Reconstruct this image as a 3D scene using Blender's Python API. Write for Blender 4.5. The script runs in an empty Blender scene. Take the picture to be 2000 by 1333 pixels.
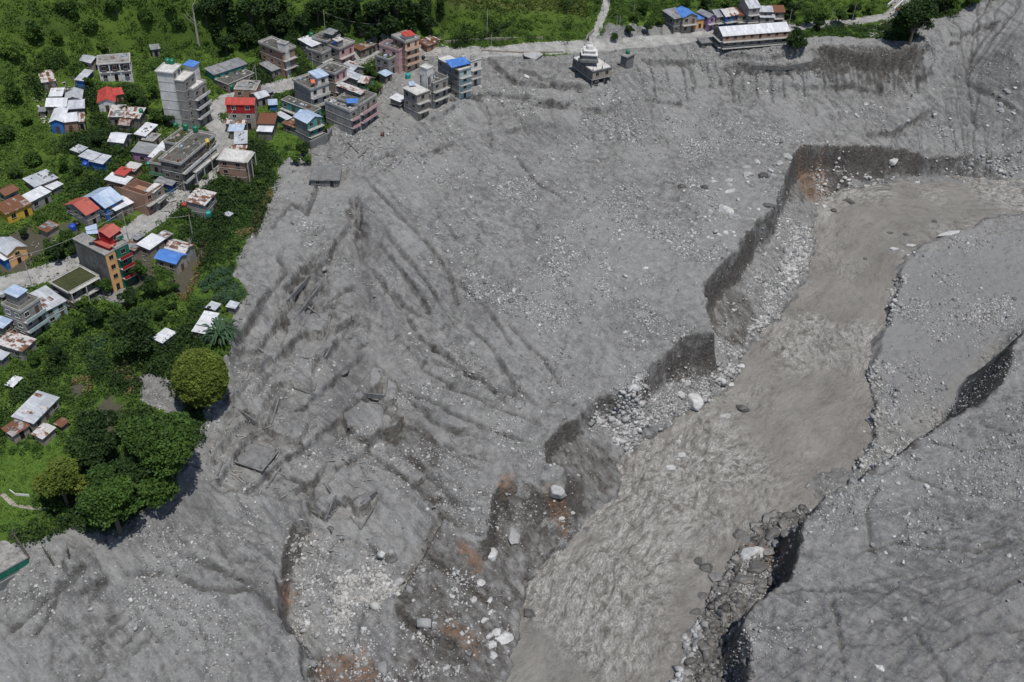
import bpy, bmesh, math, random
import numpy as np
from mathutils import Vector, Matrix
R = math.radians
# ------------------------------------------------------------------ camera, world, sun, exposure
scene = bpy.context.scene
col = scene.collection
CAMH, PITCH, ROLL, FPX = 150.0, R(38.8), R(3.0), 2000.0
cd = bpy.data.cameras.new("camera"); cam = bpy.data.objects.new("camera", cd); col.objects.link(cam)
cd.sensor_width = 36; cd.lens = 36.0 * FPX / 2000.0; cd.clip_start = 1; cd.clip_end = 5000
fw = np.array([0, math.cos(PITCH), -math.sin(PITCH)])
r0 = np.array([1.0, 0, 0]); u0 = np.array([0, math.sin(PITCH), math.cos(PITCH)])
rt = r0 * math.cos(ROLL) + u0 * math.sin(ROLL); up = u0 * math.cos(ROLL) - r0 * math.sin(ROLL)
cam.matrix_world = Matrix(((rt[0], up[0], -fw[0], 0), (rt[1], up[1], -fw[1], 0), (rt[2], up[2], -fw[2], CAMH), (0, 0, 0, 1)))
scene.camera = cam
SUN_EL, SUN_AZ = 71.0, 150.0          # azimuth clockwise from +Y: the sun stands high behind the camera
w = bpy.data.worlds.new("World"); scene.world = w; w.use_nodes = True
nt = w.node_tree; bg = nt.nodes["Background"]; sky = nt.nodes.new("ShaderNodeTexSky")
sky.sky_type = 'NISHITA'; sky.sun_disc = False; sky.sun_elevation = R(SUN_EL); sky.sun_rotation = R(SUN_AZ)
sky.altitude = 1500; sky.air_density = 1.0; sky.dust_density = 2.0
nt.links.new(sky.outputs[0], bg.inputs[0]); bg.inputs[1].default_value = 0.105
sl = bpy.data.lights.new("sun", 'SUN'); sl.energy = 3.9; sl.angle = R(0.6); sl.color = (1, 0.965, 0.91)
so = bpy.data.objects.new("sun", sl); col.objects.link(so)
sd = Vector((math.sin(R(SUN_AZ)) * math.cos(R(SUN_EL)), math.cos(R(SUN_AZ)) * math.cos(R(SUN_EL)), math.sin(R(SUN_EL))))
so.rotation_euler = sd.to_track_quat('Z', 'Y').to_euler(); so.location = (0, 0, 300)
scene.view_settings.view_transform = 'Standard'; scene.view_settings.look = 'None'
scene.view_settings.exposure = 0.0; scene.view_settings.gamma = 1.0

rng = np.random.default_rng(7); random.seed(7)
CAM = np.array([0, 0, CAMH])
def ray(px, py):
    d = fw + rt * ((px - 1000) / FPX) - up * ((py - 666.5) / FPX)
    return d
def unp(px, py, z):
    d = ray(px, py); t = (z - CAMH) / d[2]; return CAM + d * t
# ------------------------------------------------------------------ noise
def _hash(ix, iy, seed):
    h = (ix.astype(np.int64) * 374761393 + iy.astype(np.int64) * 668265263 + seed * 1274126177) & 0x7fffffff
    h = ((h ^ (h >> 13)) * 1274126177) & 0x7fffffff
    return ((h ^ (h >> 16)) & 0xffff) / 65535.0
def vnoise(x, y, seed=0):
    ix = np.floor(x); iy = np.floor(y); fx = x - ix; fy = y - iy
    fx = fx * fx * fx * (fx * (fx * 6 - 15) + 10); fy = fy * fy * fy * (fy * (fy * 6 - 15) + 10)
    a = _hash(ix, iy, seed); b = _hash(ix + 1, iy, seed); c = _hash(ix, iy + 1, seed); d = _hash(ix + 1, iy + 1, seed)
    return (a + (b - a) * fx) * (1 - fy) + (c + (d - c) * fx) * fy
def fbm(x, y, oct=4, seed=0, gain=0.5):
    s = 0; a = 1; t = 0
    for o in range(oct):
        s = s + a * (vnoise(x, y, seed + o * 17) - 0.5) * 2; t += a; a *= gain
        x, y = x * 1.7 + y * 1.1 + 13.7, y * 1.7 - x * 1.1 + 4.2
    return s / t
def ridged(x, y, oct=3, seed=0):
    s = 0; a = 1; t = 0
    for o in range(oct):
        s = s + a * (1 - 2 * np.abs(vnoise(x, y, seed + o * 31) * 2 - 1)); t += a; a *= .5
        x, y = x * 1.9 + 3.1, y * 1.9 + 7.7
    return s / t
# ------------------------------------------------------------------ terrain grid
GX0, GX1, GY0, GY1, CELL = -230.0, 255.0, 45.0, 475.0, 0.37
NX = int((GX1 - GX0) / CELL) + 1; NY = int((GY1 - GY0) / CELL) + 1
# water plane fitted through levels read along the river
wc = [(2000, 358, -24), (1600, 400, -26), (1500, 630, -29), (1300, 830, -31.5), (1205, 930, -33), (1100, 1060, -34.5), (1000, 1250, -36.5),
      (1742, 540, -28), (1702, 730, -30.2), (1690, 880, -31.7), (1580, 1000, -33), (1400, 1150, -35), (1320, 1333, -37)]
P = np.array([unp(*c) for c in wc]); WA, WB, WC = np.linalg.lstsq(np.c_[P[:, 0], P[:, 1], np.ones(len(P))], P[:, 2], rcond=None)[0]
def wz(x, y): return WA * x + WB * y + WC
def unpw(px, py, dz=0.0):
    z = -30.0
    for _ in range(12):
        p = unp(px, py, z); z = wz(p[0], p[1]) + dz
    return unp(px, py, z)
LINES = [
 [(0,560,0),(150,520,1),(250,455,1.5),(350,390,2),(430,310,3),(435,270,3.5),(410,230,4),(440,200,5),(520,178,5.5),(640,150,6),(740,100,7),(850,102,7.5),(1000,100,8),(1150,97,7),(1300,78,7),(1400,62,7.5),(1530,55,8.5),(1700,35,10),(1760,5,11)],
 [(-60,320,8),(0,300,7),(60,230,10),(160,150,12),(300,90,13),(420,100,10),(500,75,11),(600,60,11),(720,55,11),(820,60,10),(1000,50,13),(1200,40,13),(1300,5,12),(1480,-10,13),(1700,-10,14)],
 [(-60,-20,34),(0,0,32),(300,0,26),(600,0,22),(900,0,20),(1150,0,18)],
 [(600,270,2),(560,330,1),(530,380,0),(500,440,-1),(460,500,-2),(455,545,-3),(490,580,-4),(465,620,-5),(450,690,-7),(445,800,-10),(390,880,-12),(330,980,-13),(200,1075,-14),(60,1060,-12),(-60,1040,-12)],
 [(-40,700,-2),(120,680,-3),(250,660,-3),(350,640,-4)],
 [(-40,900,-6),(100,860,-7),(250,800,-8),(350,760,-8)],
 [(-100,1350,-24),(200,1340,-26),(400,1340,-27),(580,1300,-27.5)],
 [(-40,1200,-19),(250,1180,-20),(450,1150,-21),(535,1130,-21.5)],
 [(690,400,-3),(690,450,-7),(705,520,-9.5),(730,600,-12.5),(700,700,-15),(680,800,-17),(650,900,-19),(620,990,-21)],
 [(560,350,1),(600,420,-1),(660,400,-.5),(700,380,0),(705,420,-1),(672,445,-2),(640,490,-3),(590,510,-4),(580,560,-6),(560,620,-9),(545,700,-11),(530,800,-13.5),(490,880,-15.5),(430,980,-16)],
 [(735,390,-1),(770,440,-3.5),(800,500,-6.5),(830,560,-9),(850,620,-13)],
 [(880,500,-9),(890,600,-14),(980,560,-13),(1000,640,-15.5)],
 [(600,300,1),(640,300,1),(700,260,3),(760,230,4),(830,235,3),(900,185,5),(940,130,7),(960,115,7.5)],
 [(980,130,6.5),(1010,200,2),(1100,215,1.5),(1200,205,1),(1300,200,0)],
 [(1110,160,6),(1170,162,6),(1230,140,5.5),(1230,92,7)],
 [(760,310,0),(900,300,-2),(1050,280,-4),(1200,270,-5),(1400,270,-7.5),(1540,280,-8.5)],
 [(800,420,-4),(950,400,-6),(1100,390,-8),(1250,380,-9),(1400,380,-9.5),(1520,375,-9.3)],
 [(950,500,-10),(1100,500,-11),(1250,500,-12),(1365,545,-12)],
 [(1000,620,-15),(1150,620,-15),(1300,640,-15),(1385,650,-14.5)],
 [(780,720,-17),(900,720,-18),(1050,740,-19),(1200,740,-19),(1285,712,-17.2)],
 [(750,850,-19.5),(850,830,-20.5),(950,850,-22),(1050,862,-22.5),(1120,812,-21)],
 [(720,980,-22),(850,950,-23),(950,960,-23.5)],
 [(1385,98,6.5),(1470,104,6.3),(1540,95,7),(1590,95,7.3),(1690,105,8),(1770,100,9),(1850,50,12)],
 [(1290,120,4.8),(1380,130,3)],
 [(1300,165,1),(1400,160,-.5),(1550,195,-5),(1650,195,-5.5),(1780,190,-5),(1900,120,2)],
 [(2060,-30,24),(1990,100,9),(1990,200,-4),(1980,262,-11)],
 [(1600,240,-8.5),(1750,240,-10),(1900,235,-10.5)],
 [(2080,285,-14),(1900,298,-16.5),(1820,312,-18),(1750,290,-14.5),(1650,290,-12),(1572,284,-8.5),(1552,300,-8.7),(1530,360,-9.3),(1510,410,-10),(1462,450,-11),(1440,490,-11.3),(1374,552,-12.2),(1380,600,-13.2),(1395,650,-14.4),(1345,655,-15),(1290,700,-16.8),(1250,760,-18.5),(1180,775,-20),(1130,810,-21),(1100,832,-21.5),(1055,870,-22.5),(1058,905,-22.8),(1105,928,-23.2),(1095,965,-24),(1050,965,-23.6),(990,925,-23),(962,960,-23.5),(955,1000,-24),(945,1060,-25)],
 [(945,1060,-25),(870,1010,-25),(840,1060,-26),(770,1180,-27.5),(775,1220,-29),(850,1270,-31)],
 [(540,1190,-23),(570,1245,-25),(590,1262,-26.5),(588,1350,-28.5)],
 [(575,1015,-22),(548,1100,-22.5),(540,1190,-23)],
 [(600,1040,-25),(575,1110,-26.5),(560,1190,-27.5),(600,1250,-30),(640,1350,-33)],
 [(700,1050,-24),(700,1150,-27.5),(740,1250,-31),(800,1350,-34)],
 [(2080,600,-6),(2000,655,-7),(1960,740,-8.5),(1930,780,-9.5),(1830,835,-11.5),(1770,880,-13.5),(1700,925,-15),(1640,960,-16.5),(1590,995,-18),(1560,1060,-19),(1545,1130,-20),(1500,1155,-20.5),(1460,1190,-21),(1440,1230,-21.5),(1468,1280,-22),(1455,1350,-22.5)],
 [(2080,880,-5),(1850,1000,-12),(1700,1100,-15),(1600,1200,-18),(1560,1350,-19)],
 [(2080,1100,-4),(1900,1180,-9),(1800,1350,-13)],
]
WLINES = [  # world lines beyond the frame
 [(-230,475,105),(0,475,88),(150,475,72),(255,475,80)],
 [(-230,45,-15),(-230,150,6),(-230,250,40),(-230,475,105)],
 [(-100,45,-30),(30,45,-36)], [(255,45,15),(255,180,5),(255,240,-6)], [(255,330,10),(255,475,80)], [(120,45,-5),(255,45,15)],
]
def wline(pts, dz): return [tuple(unpw(a, b, dz)) for a, b in pts]
LEFT_WATER = [(2080,362),(1980,358),(1900,355),(1850,345),(1780,345),(1700,355),(1640,370),(1600,390),(1590,415),(1580,450),(1585,490),(1560,560),(1520,610),(1480,650),(1450,700),(1440,720),(1400,770),(1370,790),(1330,810),(1270,850),(1215,890),(1203,910),(1207,960),(1180,990),(1130,1020),(1100,1060),(1060,1110),(1010,1180),(1000,1250),(985,1350),(970,1420)]
BAR_EDGE = [(2080,405),(2000,418),(1930,432),(1860,455),(1800,480),(1765,510),(1752,530),(1742,580),(1722,650),(1700,730),(1712,790),(1690,880),(1665,930)]
RIGHT_WATER = [(1585,995),(1500,1005),(1470,1040),(1435,1090),(1400,1145),(1370,1190),(1340,1290),(1318,1350),(1300,1420)]
WLINES.append(wline(LEFT_WATER, 0.5)); WLINES.append(wline([(x + 9, y + 5) for x, y in LEFT_WATER], -1.0)); WLINES.append(wline([(x - 9, y - 3) for x, y in RIGHT_WATER], -1.0)); WLINES.append(wline([(x - 8, y - 3) for x, y in BAR_EDGE], -1.0))
WLINES.append(wline(BAR_EDGE, -0.2)); WLINES.append(wline([(x + 5, y + 3) for x, y in BAR_EDGE], 1.7))
WLINES.append(wline(RIGHT_WATER, 0.15))
MID = [(2080,385),(1900,395),(1750,400),(1660,440),(1640,560),(1600,700),(1520,800),(1420,900),(1330,1020),(1240,1130),(1180,1250),(1140,1350),(1110,1420)]
WLINES.append(wline(MID, -2.5))
WLINES.append(wline([(2080,480),(1930,510),(1860,560),(1830,650),(1800,740),(1770,800)], 2.3))
WLINES.append(wline([(2080,600),(1960,640),(1880,720),(1840,770)], 3.2))
WLINES.append(wline([(1540,1020),(1480,1110),(1420,1200),(1390,1340)], 1.6))
# upstream shore beyond the small bar at the far right
WLINES.append(wline([(2080,350),(1990,348),(1900,342),(1840,335)], 1.0))
# steep upper faces of the cut banks: most of the drop close to the lip
def steep(pts, off, frac, cap=99):
    Q = [unp(*c) for c in pts]; out = []
    for i, e in enumerate(Q):
        a = Q[max(i - 1, 0)]; b = Q[min(i + 1, len(Q) - 1)]; t = (b - a)[:2]; t /= np.hypot(*t); n = np.array([-t[1], t[0]])
        for sg in (1, -1):
            q = e[:2] + n * off * sg
            if sg == 1: cand = q
        q = e[:2] + n * off; h = e[2] - wz(q[0], q[1]); out.append((q[0], q[1], e[2] - min(h * frac, cap)))
    return out
_lip = LINES[27]; WLINES.append(steep(_lip[3:18], 1.5, .6)); WLINES.append(steep(_lip[17:22], 1.5, .42)); WLINES.append(steep(_lip[22:25], 1.5, .5)); WLINES.append(steep(_lip[26:33], 1.5, .55))
# foot of the near bank, hidden below its edge
EDGE = [unp(*c) for c in LINES[-3]]
foot = []
for i, e in enumerate(EDGE):
    a = EDGE[max(i - 1, 0)]; b = EDGE[min(i + 1, len(EDGE) - 1)]; t = (b - a)[:2]; t /= np.hypot(*t)
    n = np.array([t[1], -t[0]])      # to the river side
    if n[0] > 0: n = -n
    q = e[:2] + n * (9 if i < 4 else 7.5 if i < 6 else 6 if i < 9 else 2.5); foot.append((q[0], q[1], wz(q[0], q[1]) + (2.2 if i < 6 else (0.6 if i < 9 else 1.6))))
WLINES.append(foot)
def sample_line(pts):
    out = []
    for a, b in zip(pts[:-1], pts[1:]):
        a = np.array(a, float); b = np.array(b, float); n = max(2, int(np.hypot(*(b - a)[:2]) / (CELL * .6)) + 1)
        tt = np.linspace(0, 1, n)[:, None]; out.append(a + (b - a) * tt)
    return np.vstack(out)
S = [sample_line([tuple(unp(*c)) for c in L]) for L in LINES] + [sample_line(L) for L in WLINES]
S = np.vstack(S)
# cliff lines get a ragged plan
S[:, 0] += fbm(S[:, 0] * .12, S[:, 1] * .12, 4, 91) * 2.0; S[:, 1] += fbm(S[:, 0] * .12 + 50, S[:, 1] * .12, 4, 92) * 1.6
S[:, 0] += fbm(S[:, 0] * .45, S[:, 1] * .45, 3, 93) * 1.1; S[:, 1] += fbm(S[:, 0] * .45 + 50, S[:, 1] * .45, 3, 94) * 1.1
def relax(level, init):
    s = 2 ** level; nx = (NX + s - 1) // s; ny = (NY + s - 1) // s
    ix = np.clip(((S[:, 0] - GX0) / (CELL * s)).round().astype(int), 0, nx - 1); iy = np.clip(((S[:, 1] - GY0) / (CELL * s)).round().astype(int), 0, ny - 1)
    acc = np.zeros((ny, nx)); cnt = np.zeros((ny, nx)); np.add.at(acc, (iy, ix), S[:, 2]); np.add.at(cnt, (iy, ix), 1)
    m = cnt > 0; fix = np.where(m, acc / np.maximum(cnt, 1), 0)
    if init is None: Z = np.full((ny, nx), -5.0)
    else:
        yy = np.linspace(0, init.shape[0] - 1, ny); xx = np.linspace(0, init.shape[1] - 1, nx)
        y0 = np.minimum(yy.astype(int), init.shape[0] - 2); x0 = np.minimum(xx.astype(int), init.shape[1] - 2); fy = (yy - y0)[:, None]; fx = (xx - x0)[None]
        Z = (init[y0][:, x0] * (1 - fx) + init[y0][:, x0 + 1] * fx) * (1 - fy) + (init[y0 + 1][:, x0] * (1 - fx) + init[y0 + 1][:, x0 + 1] * fx) * fy
    for it in range({6: 600, 5: 400, 4: 300, 3: 200, 2: 120, 1: 60, 0: 30}[level]):
        Z[m] = fix[m]
        Zp = np.pad(Z, 1, mode='edge'); Z = (Zp[:-2, 1:-1] + Zp[2:, 1:-1] + Zp[1:-1, :-2] + Zp[1:-1, 2:]) * .25
    Z[m] = fix[m]
    return Z
Z = None
for lv in (6, 5, 4, 3, 2, 1, 0): Z = relax(lv, Z)
for _ in range(3):
    Zp = np.pad(Z, 1, mode='edge'); Z = (Zp[:-2, 1:-1] + Zp[2:, 1:-1] + Zp[1:-1, :-2] + Zp[1:-1, 2:] + 2 * Z) / 6
GX = GX0 + np.arange(NX) * CELL; GY = GY0 + np.arange(NY) * CELL
XX, YY = np.meshgrid(GX, GY)
def zat(x, y, A=None):
    A = Z if A is None else A
    fx = np.clip((np.asarray(x, float) - GX0) / CELL, 0, NX - 1.001); fy = np.clip((np.asarray(y, float) - GY0) / CELL, 0, NY - 1.001)
    x0 = fx.astype(int); y0 = fy.astype(int); fx = fx - x0; fy = fy - y0
    return (A[y0, x0] * (1 - fx) + A[y0, x0 + 1] * fx) * (1 - fy) + (A[y0 + 1, x0] * (1 - fx) + A[y0 + 1, x0 + 1] * fx) * fy
def hit(px, py, dz=0.0):
    d = ray(px, py); d = d / np.linalg.norm(d)
    t = np.arange(100, 640, 0.8); p = CAM + d * t[:, None]; f = p[:, 2] - (zat(p[:, 0], p[:, 1]) + dz)
    k = np.argmax(f < 0)
    if f[k] >= 0: k = len(t) - 1
    a, b = t[max(k - 1, 0)], t[k]
    for _ in range(14):
        m = (a + b) / 2; q = CAM + d * m
        if q[2] - (float(zat(q[0], q[1])) + dz) < 0: b = m
        else: a = m
    return CAM + d * b
def proj(x, y, z):
    v = np.stack([x, y, z - CAMH], -1); dd = v @ fw
    return 1000 + FPX * (v @ rt) / dd, 666.5 - FPX * (v @ up) / dd
def ppm(p): return FPX / float((np.asarray(p) - CAM) @ fw)      # photo pixels per metre at a point
def poly_mask(poly, jit=1.0):
    pts = np.array([hit(a, b)[:2] for a, b in poly]); M = np.zeros((NY, NX), bool)
    x0 = max(int((pts[:, 0].min() - GX0) / CELL), 0); x1 = min(int((pts[:, 0].max() - GX0) / CELL) + 2, NX)
    y0 = max(int((pts[:, 1].min() - GY0) / CELL), 0); y1 = min(int((pts[:, 1].max() - GY0) / CELL) + 2, NY)
    X = XX[y0:y1, x0:x1] + jit * JX[y0:y1, x0:x1]; Y = YY[y0:y1, x0:x1] + jit * JY[y0:y1, x0:x1]; ins = np.zeros(X.shape, bool); n = len(pts)
    for i in range(n):
        xa, ya = pts[i]; xb, yb = pts[(i + 1) % n]
        if ya == yb: continue
        c = ((ya > Y) != (yb > Y)) & (X < (xb - xa) * (Y - ya) / (yb - ya) + xa); ins ^= c
    M[y0:y1, x0:x1] = ins; return M
JX = fbm(XX * .35, YY * .35, 3, 5) * 1.1; JY = fbm(XX * .35 + 90, YY * .35, 3, 6) * 1.1
def blur(A, n):
    A = A.astype(float)
    for _ in range(n):
        Ap = np.pad(A, 1, mode='edge'); A = (Ap[:-2, 1:-1] + Ap[2:, 1:-1] + Ap[1:-1, :-2] + Ap[1:-1, 2:] + A) / 5
    return A
def seg_dist(pts, rad):
    """nearest distance and signed side to a world polyline, in its neighbourhood"""
    pts = np.array(pts)
    x0 = max(int((pts[:, 0].min() - rad - GX0) / CELL), 0); x1 = min(int((pts[:, 0].max() + rad - GX0) / CELL) + 2, NX)
    y0 = max(int((pts[:, 1].min() - rad - GY0) / CELL), 0); y1 = min(int((pts[:, 1].max() + rad - GY0) / CELL) + 2, NY)
    X = XX[y0:y1, x0:x1]; Y = YY[y0:y1, x0:x1]; D = np.full(X.shape, 1e9); SD = np.zeros(X.shape); L = np.zeros(X.shape); acc = 0
    for a, b in zip(pts[:-1], pts[1:]):
        t = b - a; l = np.hypot(*t) + 1e-9; tn = t / l
        u = np.clip((X - a[0]) * tn[0] + (Y - a[1]) * tn[1], 0, l); dx = X - a[0] - tn[0] * u; dy = Y - a[1] - tn[1] * u
        d = np.hypot(dx, dy); s = np.sign(tn[0] * dy - tn[1] * dx); k = d < D
        D[k] = d[k]; SD[k] = s[k]; L[k] = (acc + u)[k]; acc += l
    return (slice(y0, y1), slice(x0, x1)), D, SD, L / max(acc, 1e-6)
ROADPX = [(-60,575),(0,560),(60,545),(150,512),(250,458),(300,425),(350,388),(400,345),(430,305),(437,272),(420,245),(408,228),(425,212),(445,198),(480,186),(520,176),(560,168)]
ROAD2 = [(560,168),(640,150),(690,125),(720,108),(745,98),(800,100),(850,103),(950,104),(1050,99),(1150,94),(1230,88),(1300,80),(1400,66)]
ROAD3 = [(1540,55),(1600,50),(1680,42),(1740,30),(1765,0),(1790,-30)]
PATH1 = [(1146,94),(1150,78),(1165,62),(1172,40),(1180,20),(1186,-5)]
def wpts(P, dens=1):
    return np.array([hit(a, b)[:2] for a, b in P])
ROADW = [(wpts(ROADPX), 3.1), (wpts(ROAD2), 2.9), (wpts(ROAD3), 2.6)]
# smooth the bench the road runs on
ROADM = np.zeros((NY, NX)); PATHM = np.zeros((NY, NX))
for P_, hw in ROADW:
    sl_, D, SD, L = seg_dist(P_, 12); Dn = D + JX[sl_] * .25
    ROADM[sl_] = np.maximum(ROADM[sl_], np.clip((hw - Dn) / .5 + .5, 0, 1))
sl_, D, SD, L = seg_dist(wpts(PATH1), 6); PATHM[sl_] = np.clip((1.5 - D) / .4, 0, 1)
# ------------------------------------------------------------------ masks in plan
def masks(polys):
    M = np.zeros((NY, NX), bool)
    for p in polys: M |= poly_mask(p)
    return M
GREEN = [[(-200,-200),(-200,1030),(-60,1075),(60,1060),(130,1035),(200,1040),(330,960),(390,850),(405,800),(440,770),(447,700),(445,660),(462,610),(462,590),(490,578),(470,556),(455,545),(458,505),(480,468),(505,435),(522,395),(535,360),(550,335),(578,318),(600,295),(612,268),(640,262),(662,250),(662,232),(700,236),(728,214),(738,185),(752,162),(760,128),(800,98),(850,97),(930,99),(1040,96),(1136,91),(1150,78),(1175,72),(1185,50),(1215,52),(1260,55),(1296,50),(1400,40),(1540,40),(1545,76),(1600,72),(1660,72),(1690,76),(1780,82),(1800,40),(1860,30),(1900,5),(1990,-10),(2100,-60),(2100,-260)],
 [(950,102),(1015,100),(1060,101),(1115,98),(1112,108),(1060,112),(1000,108)]]
GREY_IN = [[(262,738),(300,733),(345,745),(352,790),(372,835),(352,850),(340,845),(318,805),(275,790)],
 [(392,748),(450,700),(470,820),(400,860)],[(1180,78),(1200,52),(1230,48),(1296,52),(1320,58),(1400,62),(1400,92),(1290,90),(1200,92),(1150,97)],
 [(548,322),(575,305),(600,325),(560,350),(540,345)],[(735,118),(850,108),(850,99),(800,96),(760,100)],[(120,578),(262,565),(250,600),(190,590)]]
LAWN = [[(516,268),(545,258),(590,262),(578,300),(560,312),(520,310)],[(300,700),(330,600),(420,500),(470,420),(500,400),(480,470),(430,520),(400,600),(340,650)],
 [(0,820),(120,720),(210,740),(240,800),(200,880),(60,960),(0,1000)],[(-50,960),(120,950),(80,1040),(-50,1040)],[(430,560),(460,545),(492,576),(465,584),(430,590)],[(1320,42),(1700,60),(1780,80),(1640,74),(1545,72)],
 [(190,125),(215,118),(245,140),(240,165),(205,172)],[(480,115),(520,112),(530,125),(495,130)]]
DRYG = [[(495,440),(515,380),(530,372),(535,392),(505,435),(470,470),(462,460)],[(340,560),(400,470),(410,480),(360,590)],[(240,700),(222,730),(262,770),(262,745)],[(850,0),(1150,0),(1150,30),(860,22)],[(150,740),(180,735),(175,770),(130,770)]]
BROWN = [[(1180,778),(1250,762),(1290,702),(1300,735),(1265,790),(1190,800)],[(1575,90),(1800,85),(1790,150),(1590,150)],[(1374,552),(1400,660),(1450,690),(1490,640),(1450,560),(1480,480),(1530,400),(1570,400),(1590,390),(1700,350),(1780,340),(1840,320),(1750,288),(1650,288),(1570,282),(1550,300),(1510,410),(1462,450),(1440,490)],
 [(1055,865),(1120,812),(1160,860),(1205,905),(1207,960),(1130,1020),(1100,1060),(1060,1110),(1010,1180),(1000,1250),(985,1360),(600,1360),(590,1262),(640,1270),(760,1290),(770,1180),(845,1010),(945,1060),(962,960),(990,925),(1100,965),(1108,930),(1058,905)],
 [(548,1030),(575,1020),(610,1040),(575,1110),(565,1200),(600,1250),(588,1262),(545,1200),(540,1120)],
 [(735,870),(770,800),(830,830),(880,900),(850,930),(780,900)],[(810,930),(850,940),(870,985),(830,990)],
 [(1290,700),(1345,655),(1395,700),(1400,740),(1330,760)],
 [(2000,640),(1930,720),(1850,810),(1770,870),(1640,960),(1580,995),(1490,1010),(1440,1090),(1370,1190),(1320,1340),(1460,1340),(1445,1230),(1550,1130),(1590,1000),(1780,885),(1960,760)],
 [(420,1000),(470,1100),(440,1110),(400,1040)]]
RUST = [[(1562,300),(1612,300),(1618,380),(1596,400),(1572,390)],[(1060,960),(1110,970),(1110,1060),(1080,1020)],[(560,1120),(545,1150),(560,1190),(580,1160)],[(1440,1060),(1540,1050),(1540,1085),(1460,1110)],
 [(610,1290),(720,1260),(740,1340),(620,1340)],[(980,930),(1010,925),(1000,970),(975,960)],[(900,1050),(945,1100),(930,1130),(890,1080)],[(870,1200),(940,1250),(930,1290),(860,1230)]]
DAMP_SHADE = [[(830,520),(900,500),(980,530),(1010,580),(960,640),(880,640),(840,600)],[(690,400),(735,395),(760,450),(740,520),(745,600),(700,640),(680,560),(700,480)],[(640,700),(690,640),(720,700),(700,800),(660,880),(620,900)],
 [(1850,120),(1990,60),(2050,260),(1950,280),(1850,220)],[(1010,250),(1080,240),(1150,255),(1050,290)],[(1180,640),(1300,620),(1280,680)],[(150,960),(420,950),(380,1050),(200,1080)],  # upper right only darker; lower left outline paints the tree grove's cast shadow
 [(560,560),(600,500),(650,520),(610,640),(560,640)]]
SAND = [[(1740,530),(2080,430),(2080,620),(1960,640),(1850,800),(1720,800),(1702,730)]]
green = masks(GREEN) & ~masks(GREY_IN); lawn = masks(LAWN) & green; dryg = masks(DRYG) & green
brown = masks(BROWN); rust = masks(RUST); damp_shade = masks(DAMP_SHADE); sand = masks(SAND)
Zbase = Z.copy()
gyv, gxv = np.gradient(Z, CELL); slope = np.hypot(gxv, gyv)
# ------------------------------------------------------------------ relief
gs = blur(green, 6); deb = 1 - gs
# flow direction coordinates on the debris: down to the right
def rotn(a): return XX * math.cos(a) + YY * math.sin(a), -XX * math.sin(a) + YY * math.cos(a)
wx = fbm(XX * .02, YY * .02, 3, 41) * 12; wy = fbm(XX * .02 + 9, YY * .02, 3, 42) * 12
u1, v1 = rotn(R(-48)); near = XX * .55 + 30 > (YY - 60)      # lower right bank
near = blur((near & (XX > 30) & (YY < 215)), 30)
u2, v2 = rotn(R(20))
nz = None
flow = ridged((u1 + wx) * .022, (v1 + wy) * .13, 3, 11); flow2 = ridged((u2 + wx) * .03, (v2 + wy) * .16, 3, 12)
# stepped terraces of the old fields under the mud: the slope goes down in treads and risers, broken by cross walls
TERR = blur(masks([[(470,640),(560,560),(600,500),(640,500),(640,560),(720,640),(720,740),(790,800),(770,880),(740,960),(740,1040),(620,1010),(520,960),(430,960),(400,860),(455,790)],[(640,690),(720,700),(800,790),(760,900),(640,900)]]), 8)
TERR2 = blur(masks([[(150,1160),(330,1180),(300,1333),(150,1333)],[(740,560),(880,620),(1000,760),(960,900),(820,840),(740,700)],[(1380,130),(1780,90),(1780,190),(1400,180)],[(900,180),(1180,170),(1160,240),(900,260)],[(780,900),(960,950),(840,1060),(740,1020)]]), 12)
nz = 1 - .7 * np.clip(TERR, 0, 1)
fl = flow * (1 - near) + flow2 * near
steepm = np.clip((slope - .07) * 6, .25, 1)
Z += deb * nz * (fl * .38 * steepm + fbm(XX * .09, YY * .09, 4, 1) * .4 + fbm(XX * .45, YY * .45, 5, 2, .6) * .34)
Z += deb * nz * np.clip(fbm(XX * .25 + 7, YY * .25, 5, 3, .62) - .12, 0, 1) * 1.1      # lumps
Z += deb * near * (ridged((u2 + wx) * .06, (v2 + wy) * .38, 4, 15) * .42 + fbm(XX * .35, YY * .35, 5, 16, .65) * .35)
bu, bv = rotn(R(38)); ph = np.floor(vnoise(np.floor(bu / 22 + JX * .01) * 3.3, np.floor(bv / 30) * 2.7, 88) * 5) / 5
def treads(hh, M, wob, sh):
    global Z
    q = (Zbase + wob) / hh + ph * sh; fr = q - np.floor(q); st = np.clip((fr - .93) / .07, 0, 1); Z += M * deb * (np.floor(q) + st - q) * hh
treads(2.3, TERR * np.clip(slope * 9, 0, 1), JX * .16, 1); treads(1.3, TERR2 * np.clip(fbm(XX * .06, YY * .06, 3, 89) * 4 + .6, 0, 1), JX * .35, .4)
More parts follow.
